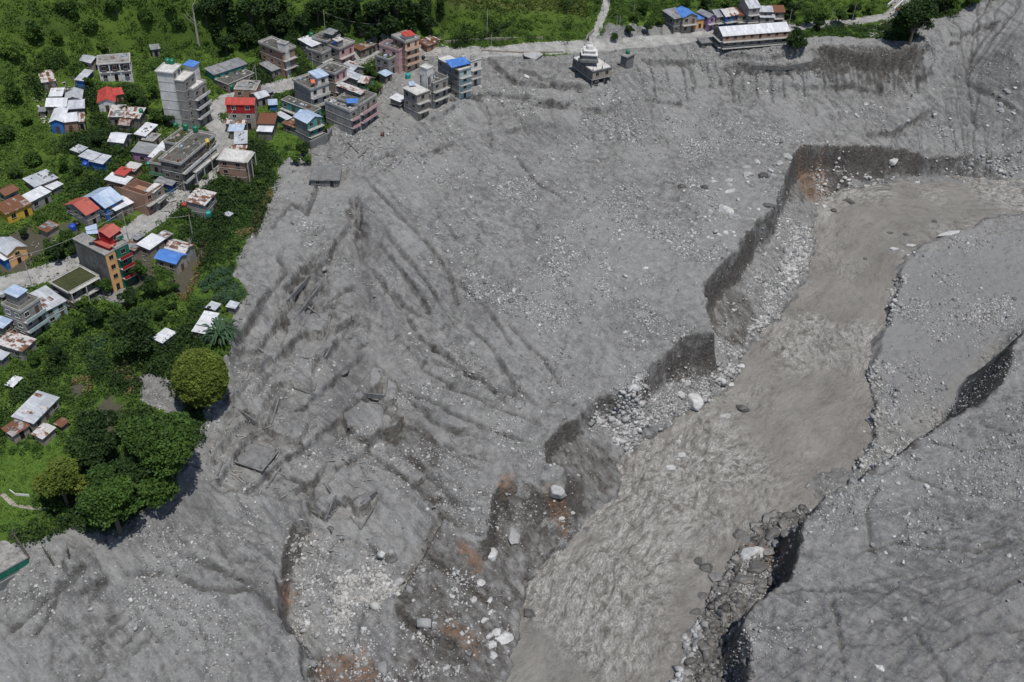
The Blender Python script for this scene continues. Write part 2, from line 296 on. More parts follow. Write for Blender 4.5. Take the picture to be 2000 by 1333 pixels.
# cliffs: vertical rills
cl = np.clip((slope - .55) * 2, 0, 1); Z += deb * cl * (ridged(XX * .22, YY * .22, 3, 21) * .7 + fbm(XX * .7, YY * .7, 4, 22) * .7)
Z += gs * (fbm(XX * .12, YY * .12, 4, 31) * .8)
RILL = np.zeros((NY, NX)); _carve = []
def feature(P, kind, a, b, wobble=.5):
    """gully: a = width, b = depth; bank: a = run, b = drop on the side to the right of the line; ridge: a = width, b = height"""
    global Z
    W = wpts(P); sl_, D, SD, L = seg_dist(W, a * 3 + 2)
    n = JX[sl_] * wobble + fbm(XX[sl_] * 1.1, YY[sl_] * 1.1, 3, 63) * .5; n2 = fbm(XX[sl_] * .9, YY[sl_] * .9, 2, 61)
    taper = np.clip(np.minimum(L, 1 - L) * 8, 0, 1)
    b = b * (1.5 if kind != 'plate' else 1.6)
    if kind == 'gully': RILL[sl_] = np.maximum(RILL[sl_], np.exp(-((D + n * .6) / (a * .8)) ** 2) * taper)
    if kind == 'gully': Z[sl_] -= b * np.clip(1 - (D + n * .5) / (a * 1.15), 0, 1) ** .75 * taper * (1 + .5 * n2)
    elif kind == 'ridge': Z[sl_] += b * np.exp(-((D + n * .6) / a) ** 2) * taper * (1 + .3 * n2)
    elif kind == 'plate':                                  # flat topped bank, straight sides
        Z[sl_] += b * np.clip((a - D) / .35 + .5, 0, 1)
    else:
        d = D * SD + n * .5
        low = np.clip(-d / .5 + .5, 0, 1) * np.exp(-np.maximum(-d, 0) / (a * 1.4)); Z[sl_] -= b * low * taper * (1 + .3 * n2)
F = feature
for P_ in [[(520,405),(500,450),(498,470)],[(610,325),(618,370),(600,420),(570,400),(545,425),(520,460)],[(552,480),(545,510),(560,530),(530,570),(505,610),(480,650),(455,700)],
           [(700,340),(760,400),(830,470),(880,540),(900,620)],[(735,470),(800,560),(850,630)],[(720,520),(780,600),(820,660),(900,720)],[(745,440),(790,500),(840,560),(870,610)],[(760,560),(790,600),(830,625)],
           [(900,620),(960,680),(1010,760),(1060,800)],[(980,620),(1060,700),(1100,760)],[(880,540),(950,600),(1010,690)],[(720,700),(790,770),(860,830),(960,860)],
           [(680,760),(740,800),(830,850),(900,900),(960,930)],[(770,760),(870,800),(960,840),(1040,870)],[(800,700),(880,760),(980,800),(1060,830)],[(640,840),(700,860),(770,920),(820,960)],
           [(560,930),(600,960),(620,1000)],[(640,900),(610,960),(605,1010)],[(230,1120),(330,1120),(400,1150),(500,1150),(560,1230)],[(350,1080),(430,1110),(500,1150)],
           [(0,1250),(60,1200),(90,1170),(150,1130),(190,1110)],[(60,1250),(90,1210),(120,1130)],[(860,860),(900,890),(960,900)],[(780,640),(870,690),(960,760),(1050,790)],
           [(840,700),(930,740),(1000,800)],[(700,880),(800,940),(860,990),(900,1040)],[(780,880),(860,950),(900,990)],[(820,1080),(900,1140),(960,1180)],[(780,1200),(850,1260),(920,1300)],
           [(1000,300),(1050,360),(1120,400)],[(590,600),(640,590),(700,560)],[(1870,150),(1960,200),(2010,250)]]:
    F(P_, 'gully', .6, .75)
for P_ in [[(1750,920),(1850,960),(2000,980)],[(1800,860),(1900,880),(2020,870)],[(1650,1090),(1750,1060),(1900,1080),(2020,1050)],
           [(1830,1280),(1900,1240),(2020,1230)],[(1780,1230),(1830,1300),(1860,1350)],[(1870,1140),(1940,1160),(2020,1120)],[(1620,1150),(1640,1250),(1650,1350)],[(1720,940),(1690,1000),(1710,1100)]]:
    F(P_, 'gully', .45, .5)
for P_, a, b in [([(945,108),(1010,160),(1080,160),(1100,168),(1160,170)], 1.2, 2.0), ([(900,190),(960,180),(1040,190),(1100,200),(1180,180)], 1.5, 1.2), ([(1420,118),(1480,128),(1590,122)], 1, 1.6),
                 ([(780,320),(900,275),(1000,258),(1100,240)], .8, .9), ([(1250,190),(1300,198),(1340,196)], 1, 1.6), ([(750,305),(800,270)], 1, 1.2), ([(1680,262),(1740,258),(1830,205)], .8, 1.3),
                 ([(530,640),(585,600),(620,530),(640,510)], 1, 1.2), ([(1620,50),(1700,60)], .5, .1), ([(660,460),(700,430),(702,395)], 1, 2.0), ([(540,650),(560,590),(590,520),(640,500),(670,460)], 1.3, 2.2),
                 ([(455,790),(500,820),(520,835)], 1, 1.0), ([(600,1020),(700,1060),(760,1100)], 1, 1), ([(1850,90),(1900,60),(1950,40)], .8, 1.0)]:
    F(P_, 'bank', a, b)
# beds and buried walls left standing in the mud
for P_ in [[(530,720),(462,800)],[(552,735),(490,825)],[(572,745),(510,838)],[(515,702),(452,778)],[(560,600),(545,650)],[(620,560),(600,600),(570,655)],[(600,520),(640,570)],
           [(590,620),(560,680)],[(610,625),(585,680)],[(640,610),(680,625),(625,700)],[(720,745),(700,780)],[(760,750),(745,800)],[(600,1000),(650,930)],[(640,1000),(700,930)],[(670,960),(710,910)]]:
    F(P_, 'plate', 1.15, .8, .1)
def deck(P, up, flat=.4):
    global Z
    m = poly_mask(P, .12)
    if m.sum() < 12: return
    zm = np.percentile(Zbase[m], 25); Z[m] = zm + (Zbase[m] - zm) * flat + up + JX[m] * .08 + fbm(XX[m] * 1.5, YY[m] * 1.5, 2, 71) * .12
DECKS = [[(112,378),(190,262),(238,262),(165,412)],[(176,417),(250,272),(264,280),(207,440)],[(217,448),(270,330),(278,345),(237,455)],[(262,400),(388,410),(372,470),(345,508),(262,490),(242,462)],[(285,295),(346,208),(400,235),(392,330),(330,310)],
 [(585,330),(600,255),(640,260),(630,330)],[(632,345),(650,285),(690,290),(685,370),(650,380)],[(575,440),(580,380),(640,380),(635,460),(600,510),(520,500)],[(398,745),(432,690),(475,700),(440,778)],[(474,692),(527,604),(590,600),(505,720)],[(440,655),(508,588),(524,598),(468,680)],
 [(530,740),(580,690),(605,725),(560,765)],[(350,85),(365,45),(460,55),(425,145)],[(455,870),(545,880),(540,930),(460,920)],[(580,845),(660,915),(690,900),(640,830)],[(640,455),(690,380),(720,400),(690,470)],[(500,420),(575,370),(575,440),(520,480)],[(268,75),(310,10),(330,20),(295,85)],[(300,90),(345,20),(362,30),(330,100)],[(60,520),(95,470),(115,480),(80,540)],[(30,560),(60,500),(75,520),(50,580)]]
for q, P_ in enumerate(DECKS): deck([(390 + x * .5605, 586 + y * .5605) for x, y in P_], 1.0 + .6 * (q % 3) / 2)
for P_ in [[(215,1250),(262,1200)],[(235,1270),(285,1215)],[(255,1285),(300,1235)],[(200,1235),(245,1190)]]: F(P_, 'gully', .45, .5, .1)
F([(500,655),(540,590),(600,520)], 'ridge', 1.2, .9); F([(465,640),(440,720)], 'ridge', 1.2, 1.0); F([(740,470),(790,540),(850,600),(930,700)], 'ridge', 1.3, 1.0)
F([(720,560),(760,640),(830,720)], 'ridge', 1.4, 1.1); F([(120,1100),(170,1100),(205,1160)], 'ridge', 2.0, 1.6); F([(520,560),(500,600),(470,650)], 'ridge', 1.1, .8)
F([(620,265),(690,240),(720,230)], 'ridge', 1.5, 1.0); F([(1050,950),(1080,925),(1105,935)], 'ridge', 2.5, 1.4); F([(830,240),(880,215),(900,200)], 'ridge', 1.0, 1.2)
F([(1000,250),(880,280),(780,320),(700,370)], 'ridge', .8, .5)
for P_, a, b in [([(945,1060),(870,1010),(840,1060),(770,1180)], 2, 2.0), ([(740,870),(770,805),(830,830)], 1.5, 1.0), ([(548,1130),(575,1018),(610,1035)], 1.5, 1.8), ([(770,1180),(830,1240),(900,1260)], 1.5, 1.5),
                 ([(590,1340),(588,1262),(545,1200),(540,1110)], 1.6, 1.8)]: F(P_, 'bank', a, b, .9)
# rain rills: route water down the slope and cut where it gathers
def rills():
    global Z, RILL
    Zr = blur(Zbase, 2) + (Z - Zbase) * .18 + fbm(XX * .16, YY * .16, 4, 401) * .8 + fbm(XX * .8, YY * .8, 3, 402) * .14
    inf = np.pad(Zr, 1, mode='constant', constant_values=1e6); best = np.zeros(Zr.shape); rec = np.arange(NX * NY).reshape(NY, NX)
    for dy in (-1, 0, 1):
        for dx in (-1, 0, 1):
            if dx == 0 and dy == 0: continue
            dr = (Zr - inf[1 + dy:1 + dy + NY, 1 + dx:1 + dx + NX]) / math.hypot(dx, dy); k = dr > best; best[k] = dr[k]; rec[k] = (np.arange(NX * NY).reshape(NY, NX) + dy * NX + dx)[k]
    od = np.argsort(-Zr.ravel()).tolist(); rl = rec.ravel().tolist(); ac = [1.0] * (NX * NY)
    for i in od:
        j = rl[i]
        if j != i: ac[j] += ac[i]
    acc = np.array(ac).reshape(NY, NX); q0 = np.clip(np.log(acc / 45) / 3.0, 0, 1.4); q = blur(q0, 1) * 1.5; q2 = blur(q, 3)
    Z -= (q * .38 + q2 * .45) * deb * np.clip(slope * 5, .25, 1); RILL = np.maximum(RILL * .9, np.clip(q0 * .35 + q * .6, 0, 1) * .95)
rills()
# lobes: low steps where one tongue of mud overran another
lb_ = fbm((u1 + wx) * .03, (v1 + wy) * .07, 4, 501) * 3.2; fr = lb_ - np.floor(lb_); Z += deb * (np.minimum(fr * 9, 1) - fr) * .38
uf = fbm((u2 + wx) * .05, (v2 + wy) * .22, 4, 503) * 3; fr = uf - np.floor(uf); Z += deb * near * (np.minimum(fr * 8, 1) - fr) * .55
lb_ = fbm(XX * .16 + wx * .1, YY * .16, 4, 502) * 3; fr = lb_ - np.floor(lb_); Z += deb * (np.minimum(fr * 6, 1) - fr) * .22
for P_, a, b in [([(1592,92),(1640,100),(1700,112),(1770,108),(1800,80)], 2.5, 2.6), ([(1385,104),(1470,108),(1540,100),(1590,96)], 1.5, 1.5), ([(1390,128),(1470,134),(1590,128),(1600,120)], 1.5, 1.6), ([(1240,110),(1300,118),(1380,112)], 2, 1.8), ([(1250,165),(1330,172),(1420,160)], 1.5, 1.2),
                 ([(1020,200),(1100,205),(1180,215),(1220,200)], 1.5, 1.4), ([(905,185),(940,190),(960,230),(940,250)], 1.3, 1.2), ([(1500,150),(1560,170),(1640,165),(1740,170)], 1.5, 1.1), ([(1680,258),(1750,262),(1820,215)], .9, 1.3), ([(1820,242),(1905,232)], .8, 1.0), ([(1850,60),(1920,48),(1960,40)], 1, 1.5),
                 ([(840,180),(880,190),(900,200)], 1.2, 1.3), ([(700,335),(760,300),(810,295)], .9, 1), ([(1000,130),(1040,140),(1090,165)], 1, 1.4), ([(500,390),(470,470),(440,520)], .6, .5), ([(1000,640),(1050,700),(1080,760)], .8, .6), ([(650,480),(600,520),(585,600)], 1, 1)]: F(P_, 'bank', a, b, .8)
for q in range(26):      # vertical runnels down the cut under the far road
    x_ = 1600 + q * 8 + random.uniform(-3, 3); F([(x_, 92), (x_ + 8 + random.uniform(-4, 6), 130), (x_ + 14, 180 + random.uniform(-20, 10))], 'gully', random.uniform(.35, .9), random.uniform(.3, .9))
for q in range(14):
    x_ = 1250 + q * 24 + random.uniform(-8, 8); F([(x_, 120), (x_ + 10, 150), (x_ + 16, 185 + random.uniform(-20, 20))], 'gully', random.uniform(.35, .7), random.uniform(.25, .6))
# road bench: keep the base height, drop grass at its edge
rb = blur(np.maximum(ROADM, PATHM) > 0, 3); Z = Z * (1 - rb) + (Zbase + .05) * rb
# keep everything beside the water above or below it cleanly
WZ = wz(XX, YY)
# ------------------------------------------------------------------ node helpers and materials
def mat(name):
    m = bpy.data.materials.new(name); m.use_nodes = True; t = m.node_tree; b = t.nodes["Principled BSDF"]
    return m, t, b
def N(t, typ, **k):
    n = t.nodes.new(typ)
    for a, v in k.items():
        if a.startswith('i_'):
            key = a[2:]; key = int(key) if key.isdigit() else key.replace('_', ' ')
            n.inputs[key].default_value = v
        else: setattr(n, a, v)
    return n
def mixc(t, fac, a, b, mode='MIX'):
    n = t.nodes.new("ShaderNodeMix"); n.data_type = 'RGBA'; n.blend_type = mode; n.clamp_result = False
    for i, v in ((0, fac), (6, a), (7, b)):
        if hasattr(v, 'links') or isinstance(v, bpy.types.NodeSocket): t.links.new(v, n.inputs[i])
        elif i == 0: n.inputs[0].default_value = v
        else: n.inputs[i].default_value = (*v, 1) if len(v) == 3 else v
    return n.outputs[2]
def ramp(t, src, a, b, va=0.0, vb=1.0):
    n = N(t, "ShaderNodeMapRange"); n.inputs[1].default_value = a; n.inputs[2].default_value = b; n.inputs[3].default_value = va; n.inputs[4].default_value = vb
    t.links.new(src, n.inputs[0]); return n.outputs[0]
def noise(t, vec, scale, detail=4, rough=.55, sx=None):
    n = N(t, "ShaderNodeTexNoise"); n.inputs["Scale"].default_value = scale; n.inputs["Detail"].default_value = detail; n.inputs["Roughness"].default_value = rough
    if vec is not None:
        if sx:
            mp = N(t, "ShaderNodeMapping", vector_type='TEXTURE'); mp.inputs["Scale"].default_value = tuple(1 / q for q in sx[0]); mp.inputs["Rotation"].default_value = sx[1]; t.links.new(vec, mp.inputs[0]); vec = mp.outputs[0]
        t.links.new(vec, n.inputs["Vector"])
    return n.outputs[0]
def math_(t, op, a, b):
    n = N(t, "ShaderNodeMath", operation=op)
    for i, v in enumerate((a, b)):
        if isinstance(v, bpy.types.NodeSocket): t.links.new(v, n.inputs[i])
        else: n.inputs[i].default_value = v
    return n.outputs[0]
def bump(t, b, h, dist, strength=1.0):
    n = N(t, "ShaderNodeBump"); n.inputs["Strength"].default_value = strength; n.inputs["Distance"].default_value = dist; t.links.new(h, n.inputs["Height"]); t.links.new(n.outputs[0], b.inputs["Normal"])
def pos(t): return N(t, "ShaderNodeNewGeometry").outputs["Position"]
def attr(t, name): return N(t, "ShaderNodeAttribute", attribute_name=name).outputs["Fac"]

def ground_mat():
    m, t, b = mat("mud"); p = pos(t)
    n1 = noise(t, p, .045, 5); n2 = noise(t, p, .5, 7, .68); n3 = noise(t, p, 2.1, 7, .75)
    nf = noise(t, p, .12, 5, .6, ((.35, 2.2, 1), (0, 0, R(-50))))
    ng0 = noise(t, p, .3, 6, .68, ((.4, 1.6, 1), (0, 0, R(-50))))
    c = mixc(t, ramp(t, n1, .42, .58), (.098, .0965, .092), (.190, .188, .181))
    c = mixc(t, ramp(t, n2, .35, .68), c, (.27, .267, .257))
    c = mixc(t, math_(t, 'MULTIPLY', math_(t, 'MULTIPLY', ramp(t, nf, .52, .64), attr(t, 'flow')), .8), c, (.125, .124, .122))
    ng = noise(t, p, .42, 7, .68, ((.3, 1.9, 1), (0, 0, R(-38)))); c = mixc(t, math_(t, 'MULTIPLY', math_(t, 'MULTIPLY', ramp(t, ng, .5, .62), attr(t, 'flow')), .5), c, (.30, .298, .292)); c = mixc(t, math_(t, 'MULTIPLY', math_(t, 'MULTIPLY', ramp(t, ng, .36, .46, 1, 0), attr(t, 'flow')), .5), c, (.085, .084, .083))
    c = mixc(t, math_(t, 'MULTIPLY', ramp(t, n3, .54, .68), .6), c, (.42, .42, .41))
    c = mixc(t, math_(t, 'MULTIPLY', ramp(t, n3, .32, .42, 1, 0), .3), c, (.07, .07, .069))
    ri = attr(t, 'rill'); c = mixc(t, math_(t, 'MULTIPLY', ri, ramp(t, n2, .3, .6, .95, .6)), c, (.052, .051, .049))
    # mud darkened where damp, toward the upper right, and as the grove's painted shadow
    dm = math_(t, 'MULTIPLY', attr(t, "damp_shade"), ramp(t, n1, .4, .6, .1, .75)); dm = math_(t, 'MULTIPLY', dm, ramp(t, ng0, .4, .58, .35, 1)); c = mixc(t, dm, c, (.066, .065, .066))
    sa = attr(t, "sand"); c = mixc(t, math_(t, 'MULTIPLY', sa, .75), c, (.215, .215, .214))
    # fresh cut earth of the banks
    br = attr(t, "cut"); ns = noise(t, p, .9, 7, .72, ((1, 1, 1.9), (0, 0, 0)))
    cb = mixc(t, ramp(t, ns, .35, .62), (.036, .033, .030), (.115, .106, .096)); cb = mixc(t, ramp(t, n3, .57, .68), cb, (.17, .165, .155))
    bs = noise(t, p, .35, 6, .68, ((.7, 1.3, 1), (0, 0, R(-50)))); c = mixc(t, ramp(t, math_(t, 'ADD', br, math_(t, 'MULTIPLY', bs, 1.5)), 1.15, 1.5), c, cb)
    ru = attr(t, "rust"); c = mixc(t, math_(t, 'MULTIPLY', ru, ramp(t, ns, .42, .6, 0, .8)), c, (.22, .115, .055))
    # pebbles
    vo = N(t, "ShaderNodeTexVoronoi"); vo.inputs["Scale"].default_value = 1.5; t.links.new(p, vo.inputs["Vector"])
    vs = math_(t, 'LESS_THAN', vo.outputs["Distance"], .17); wn = N(t, "ShaderNodeSeparateColor"); t.links.new(vo.outputs["Color"], wn.inputs[0])
    gr = attr(t, "gravel"); k = math_(t, 'MULTIPLY', vs, math_(t, 'LESS_THAN', wn.outputs[0], ramp(t, gr, 0, 1, .10, .6)))
    c = mixc(t, k, c, mixc(t, wn.outputs[1], (.2, .2, .195), (.46, .455, .44)))
    t.links.new(c, b.inputs["Base Color"]); b.inputs["Roughness"].default_value = .92; b.inputs["Specular IOR Level"].default_value = .25
    h = math_(t, 'ADD', math_(t, 'MULTIPLY', n3, .45), math_(t, 'ADD', n2, math_(t, 'MULTIPLY', k, .25))); h = math_(t, 'ADD', h, math_(t, 'MULTIPLY', math_(t, 'MULTIPLY', ng, attr(t, 'flow')), .35))
    bump(t, b, h, .7, .9); return m
def grass_mat():
    m, t, b = mat("grass_soil"); p = pos(t); n1 = noise(t, p, .08, 5); n2 = noise(t, p, 1.4, 6, .7)
    c = mixc(t, ramp(t, n1, .35, .65), (.04, .072, .014), (.08, .13, .02)); c = mixc(t, ramp(t, n2, .5, .75), c, (.075, .12, .02)); c = mixc(t, ramp(t, n2, .3, .42, .8, 0), c, (.012, .02, .008))
    la = attr(t, "lawn"); c = mixc(t, math_(t, 'MULTIPLY', la, .8), c, mixc(t, ramp(t, n2, .35, .65), (.045, .095, .015), (.10, .17, .03)))
    dr = attr(t, "dry"); c = mixc(t, math_(t, 'MULTIPLY', dr, .6), c, (.13, .125, .055))
    so_ = attr(t, "soil"); c = mixc(t, so_, c, mixc(t, n2, (.045, .042, .03), (.11, .10, .075)))
    t.links.new(c, b.inputs["Base Color"]); b.inputs["Roughness"].default_value = .95; b.inputs["Specular IOR Level"].default_value = .15; bump(t, b, n2, .5, .8); return m
def road_mat():
    m, t, b = mat("dirt_road"); p = pos(t); n1 = noise(t, p, .35, 6, .65); n2 = noise(t, p, 2.5, 5)
    c = mixc(t, ramp(t, n1, .35, .65), (.17, .166, .156), (.36, .355, .335)); c = mixc(t, ramp(t, n2, .5, .75), c, (.36, .355, .34))
    t.links.new(c, b.inputs["Base Color"]); b.inputs["Roughness"].default_value = .95; bump(t, b, n2, .25, .8); return m
M_MUD, M_GRASS, M_ROAD = ground_mat(), grass_mat(), road_mat()
# ------------------------------------------------------------------ terrain sheets (they share their borders)
def mesh_np(name, V, Fc, mats=None, attrs=None, smooth=False, midx=None):
    me = bpy.data.meshes.new(name); n = len(V); k = Fc.shape[1]; f = len(Fc)
    me.vertices.add(n); me.vertices.foreach_set("co", np.ascontiguousarray(V, np.float32).ravel())
    me.loops.add(f * k); me.loops.foreach_set("vertex_index", np.ascontiguousarray(Fc, np.int32).ravel())
    me.polygons.add(f); me.polygons.foreach_set("loop_start", np.arange(0, f * k, k, dtype=np.int32))
    try: me.polygons.foreach_set("loop_total", np.full(f, k, np.int32))
    except Exception: pass
    if smooth: me.polygons.foreach_set("use_smooth", np.ones(f, bool))
    for m in (mats or []): me.materials.append(m)
    if midx is not None: me.polygons.foreach_set("material_index", np.ascontiguousarray(midx, np.int32))
    for an, av in (attrs or {}).items():
        a = me.attributes.new(an, 'FLOAT', 'POINT'); a.data.foreach_set("value", np.ascontiguousarray(av, np.float32))
    me.update(calc_edges=True); return me
def tag(o, label=None, cat=None, group=None, kind=None):
    if label: o['label'] = label
    if cat: o['category'] = cat
    if group: o['group'] = group
    if kind: o['kind'] = kind
    return o
def link(name, me, parent=None):
    o = bpy.data.objects.new(name, me); col.objects.link(o)
    if parent is not None: o.parent = parent
    return o
SOILP = [[(0,470),(60,440),(110,470),(60,520),(0,540)],[(330,555),(395,470),(405,485),(360,580)],[(135,755),(180,740),(165,780),(130,775)],[(190,800),(215,760),(240,800),(220,860),(185,850)],[(250,480),(300,500),(300,560),(260,570)],[(120,440),(150,430),(160,470)]]
GRAVP = {  # region: strength
 1: [(600,1040),(700,1050),(760,1120),(760,1210),(640,1230),(590,1200)], 2: [(1450,560),(1580,430),(1590,500),(1490,650),(1440,680)], 3: [(1130,830),(1290,740),(1400,700),(1440,730),(1340,800),(1205,900)],
 4: [(1690,720),(1760,760),(1760,850),(1650,930)], 5: [(1320,1340),(1400,1150),(1450,1080),(1550,1060),(1440,1200),(1460,1340)], 6: [(700,380),(900,340),(1100,300),(1300,330),(1500,350),(1370,550),(1270,640),(1000,620),(850,520)],
 7: [(1800,240),(2050,200),(2050,340),(1850,340)], 8: [(1740,540),(1850,540),(1790,640),(1730,640)], 9: [(1880,600),(2050,560),(2000,650),(1900,720)], 10: [(1040,240),(1300,230),(1600,240),(1500,300),(1200,330)]}
gravel = np.zeros((NY, NX))
for k, pl in GRAVP.items(): gravel = np.maximum(gravel, poly_mask(pl) * (1.0 if k < 6 else .5))
soil = masks(SOILP) & green
FLOWA = blur(np.clip(slope * 4 - .25, 0, 1) * np.clip(fbm(XX * .04, YY * .04, 3, 601) * 2.5 + .75, .1, 1), 6); _gy, _gx = np.gradient(blur(Z, 1), CELL); STEEP = np.clip((np.hypot(_gx, _gy) - .95) * 1.3, 0, 1)
A = dict(flow=FLOWA, rill=RILL, damp_shade=np.maximum(blur(damp_shade, 40), np.maximum(np.clip(1 - (Z - WZ) / 1.0, 0, 1) * 1.3, near * .42)), sand=blur(sand, 6), cut=np.maximum(blur(brown, 14) * np.clip(.62 + STEEP, 0, 1), blur(STEEP, 1) * .62), rust=blur(rust, 4), gravel=blur(gravel, 10), lawn=blur(lawn, 3), dry=blur(dryg, 5), soil=blur(soil, 2))
roadf = (ROADM > .5); 
cls = np.where(green, 1, 0); cls = np.where(roadf, 2, cls); cls = np.where(PATHM > .5, 3, cls)
fc = cls[:-1, :-1]
FX, FY = np.meshgrid(np.arange(NX - 1), np.arange(NY - 1)); I = FY * NX + FX
quads = np.stack([I, I + 1, I + 1 + NX, I + NX], -1).reshape(-1, 4); fcl = fc.ravel()
V = np.stack([XX, YY, Z], -1).reshape(-1, 3)
for k, nm, m, an in ((0, "ground", M_MUD, ("damp_shade", "sand", "cut", "rust", "gravel", "rill", "flow")), (1, "hills", M_GRASS, ("lawn", "dry", "soil")), (2, "road", M_ROAD, ()), (3, "path", M_ROAD, ())):
    q = quads[fcl == k]
    ids, inv = np.unique(q, return_inverse=True)
    me = mesh_np(nm, V[ids], inv.reshape(-1, 4), [m], {a: A[a].ravel()[ids] for a in an}, smooth=(k != 0))
    tag(link(nm, me), kind="structure")
# ------------------------------------------------------------------ river
def river():
    MW = np.array([tuple(unpw(a, b, 0))[:2] for a, b in MID])
    reg = (Z < WZ + 1.2); reg = blur(reg, 6) > .02
    lo = blur(wz(XX, YY) * 0 + (Z < WZ + .3), 8)
    # distance along and across the stream
    t_ = np.zeros(XX.shape); D = np.full(XX.shape, 1e9); Sd = np.zeros(XX.shape); acc = 0
    for a, b in zip(MW[:-1], MW[1:]):
        tt = b - a; l = np.hypot(*tt); tn = tt / l; u = (XX - a[0]) * tn[0] + (YY - a[1]) * tn[1]; uc = np.clip(u, 0, l)
        d = np.hypot(XX - a[0] - tn[0] * uc, YY - a[1] - tn[1] * uc); k = d < D; D[k] = d[k]; t_[k] = (acc + uc)[k]; Sd[k] = (np.sign(tn[0] * (YY - a[1]) - tn[1] * (XX - a[0])) * d)[k]; acc += l
    s = t_ + fbm(XX * .06, YY * .06, 3, 101) * 4; c = Sd + fbm(XX * .06 + 30, YY * .06, 3, 102) * 3
    s = blur(s, 14); c = blur(c, 14)
    tb = np.clip(fbm(XX * .035, YY * .035, 3, 111) * 2.2 + .45, .12, 1.4)
    h = fbm(s * .10, c * .22, 3, 103) * .5 * tb + fbm(s * .4, c * .75, 5, 104, .68) * .5 * tb + ridged(s * .22, c * .4, 3, 107) * .34 * tb
    h += fbm(XX * .1, YY * .1, 2, 105) * .3
    foam = np.clip(tb * .9 + fbm(XX * .06, YY * .06, 3, 108) * .5, .05, 1)
    ok = reg[:-1, :-1].ravel(); q = quads[ok]; ids, inv = np.unique(q, return_inverse=True)
    Vw = np.stack([XX, YY, WZ + h], -1).reshape(-1, 3)[ids]
    m, t, b = mat("silty_water"); p = pos(t)
    cv = N(t, "ShaderNodeCombineXYZ"); t.links.new(math_(t, 'MULTIPLY', attr(t, "along"), .58), cv.inputs[0]); t.links.new(attr(t, "across"), cv.inputs[1]); v = cv.outputs[0]
    def fn_(sc, de, ro, di): n = N(t, "ShaderNodeTexNoise"); n.inputs["Scale"].default_value = sc; n.inputs["Detail"].default_value = de; n.inputs["Roughness"].default_value = ro; n.inputs["Distortion"].default_value = di; t.links.new(v, n.inputs["Vector"]); return n.outputs[0]
    n1 = fn_(.12, 5, .6, .6); n2 = fn_(.6, 8, .74, .45); n3 = fn_(1.3, 7, .72, .7); fo = attr(t, "foam")
    cc = mixc(t, ramp(t, n1, .35, .65), (.175, .163, .145), (.245, .231, .208))
    dk = math_(t, 'MULTIPLY', ramp(t, n2, .34, .47, 1, 0), ramp(t, fo, .1, .8, .3, .95)); cc = mixc(t, dk, cc, (.085, .076, .062))
    rd = math_(t, 'ABSOLUTE', math_(t, 'SUBTRACT', n3, .5), 0); f = math_(t, 'MULTIPLY', ramp(t, rd, 0, .06, 1, 0), ramp(t, fo, .1, .9, .1, .95)); f = math_(t, 'MULTIPLY', f, ramp(t, n2, .44, .56)); cc = mixc(t, f, cc, (.52, .51, .48))
    t.links.new(cc, b.inputs["Base Color"]); b.inputs["Roughness"].default_value = .22; b.inputs["Specular IOR Level"].default_value = .5
    bump(t, b, math_(t, 'ADD', math_(t, 'MULTIPLY', n2, 1.4), n3), .55, .9)
    me = mesh_np("water", Vw, inv.reshape(-1, 4), [m], dict(foam=foam.ravel()[ids], along=s.ravel()[ids], across=c.ravel()[ids]), smooth=True); tag(link("water", me), kind="structure")
river()
# ------------------------------------------------------------------ stones
def ico(sub):
    bm = bmesh.new(); bmesh.ops.create_icosphere(bm, subdivisions=sub, radius=1)
    v = np.array([x.co[:] for x in bm.verts]); f = np.array([[x.index for x in fa.verts] for fa in bm.faces]); bm.free(); return v, f
def rotz3(n):
    a = rng.uniform(0, 2 * np.pi, n); b = rng.normal(0, .35, n); c = rng.normal(0, .35, n)
    ca, sa, cb, sb, cc, sc_ = np.cos(a), np.sin(a), np.cos(b), np.sin(b), np.cos(c), np.sin(c); O = np.zeros(n); I1 = np.ones(n)
    Rz = np.array([[ca, -sa, O], [sa, ca, O], [O, O, I1]]).transpose(2, 0, 1); Ry = np.array([[cb, O, sb], [O, I1, O], [-sb, O, cb]]).transpose(2, 0, 1); Rx = np.array([[I1, O, O], [O, cc, -sc_], [O, sc_, cc]]).transpose(2, 0, 1)
    return Rz @ Ry @ Rx
def rock_mat(name, a, b_, c_=None, wet=.9):
    m, t, b = mat(name); p = pos(t); n = noise(t, p, 1.3, 6, .7); n2 = noise(t, p, 5, 4)
    oi = attr(t, "tone"); c = mixc(t, oi, a, b_); c = mixc(t, ramp(t, n, .4, .62, 0, .45), c, tuple(x * .8 for x in a)); c = mixc(t, ramp(t, n2, .55, .7, 0, .25), c, c_ or b_)
    t.links.new(c, b.inputs["Base Color"]); b.inputs["Roughness"].default_value = wet; bump(t, b, n, .15, .7); return m
M_ROCK = rock_mat("pale_stone", (.16, .159, .155), (.58, .575, .56)); M_DROCK = rock_mat("wet_dark_stone", (.05, .046, .043), (.25, .24, .225), (.3, .29, .27), .6); M_SAND = rock_mat("rubble_stone", (.26, .252, .235), (.50, .49, .46))
_IV, _IF = ico(1)
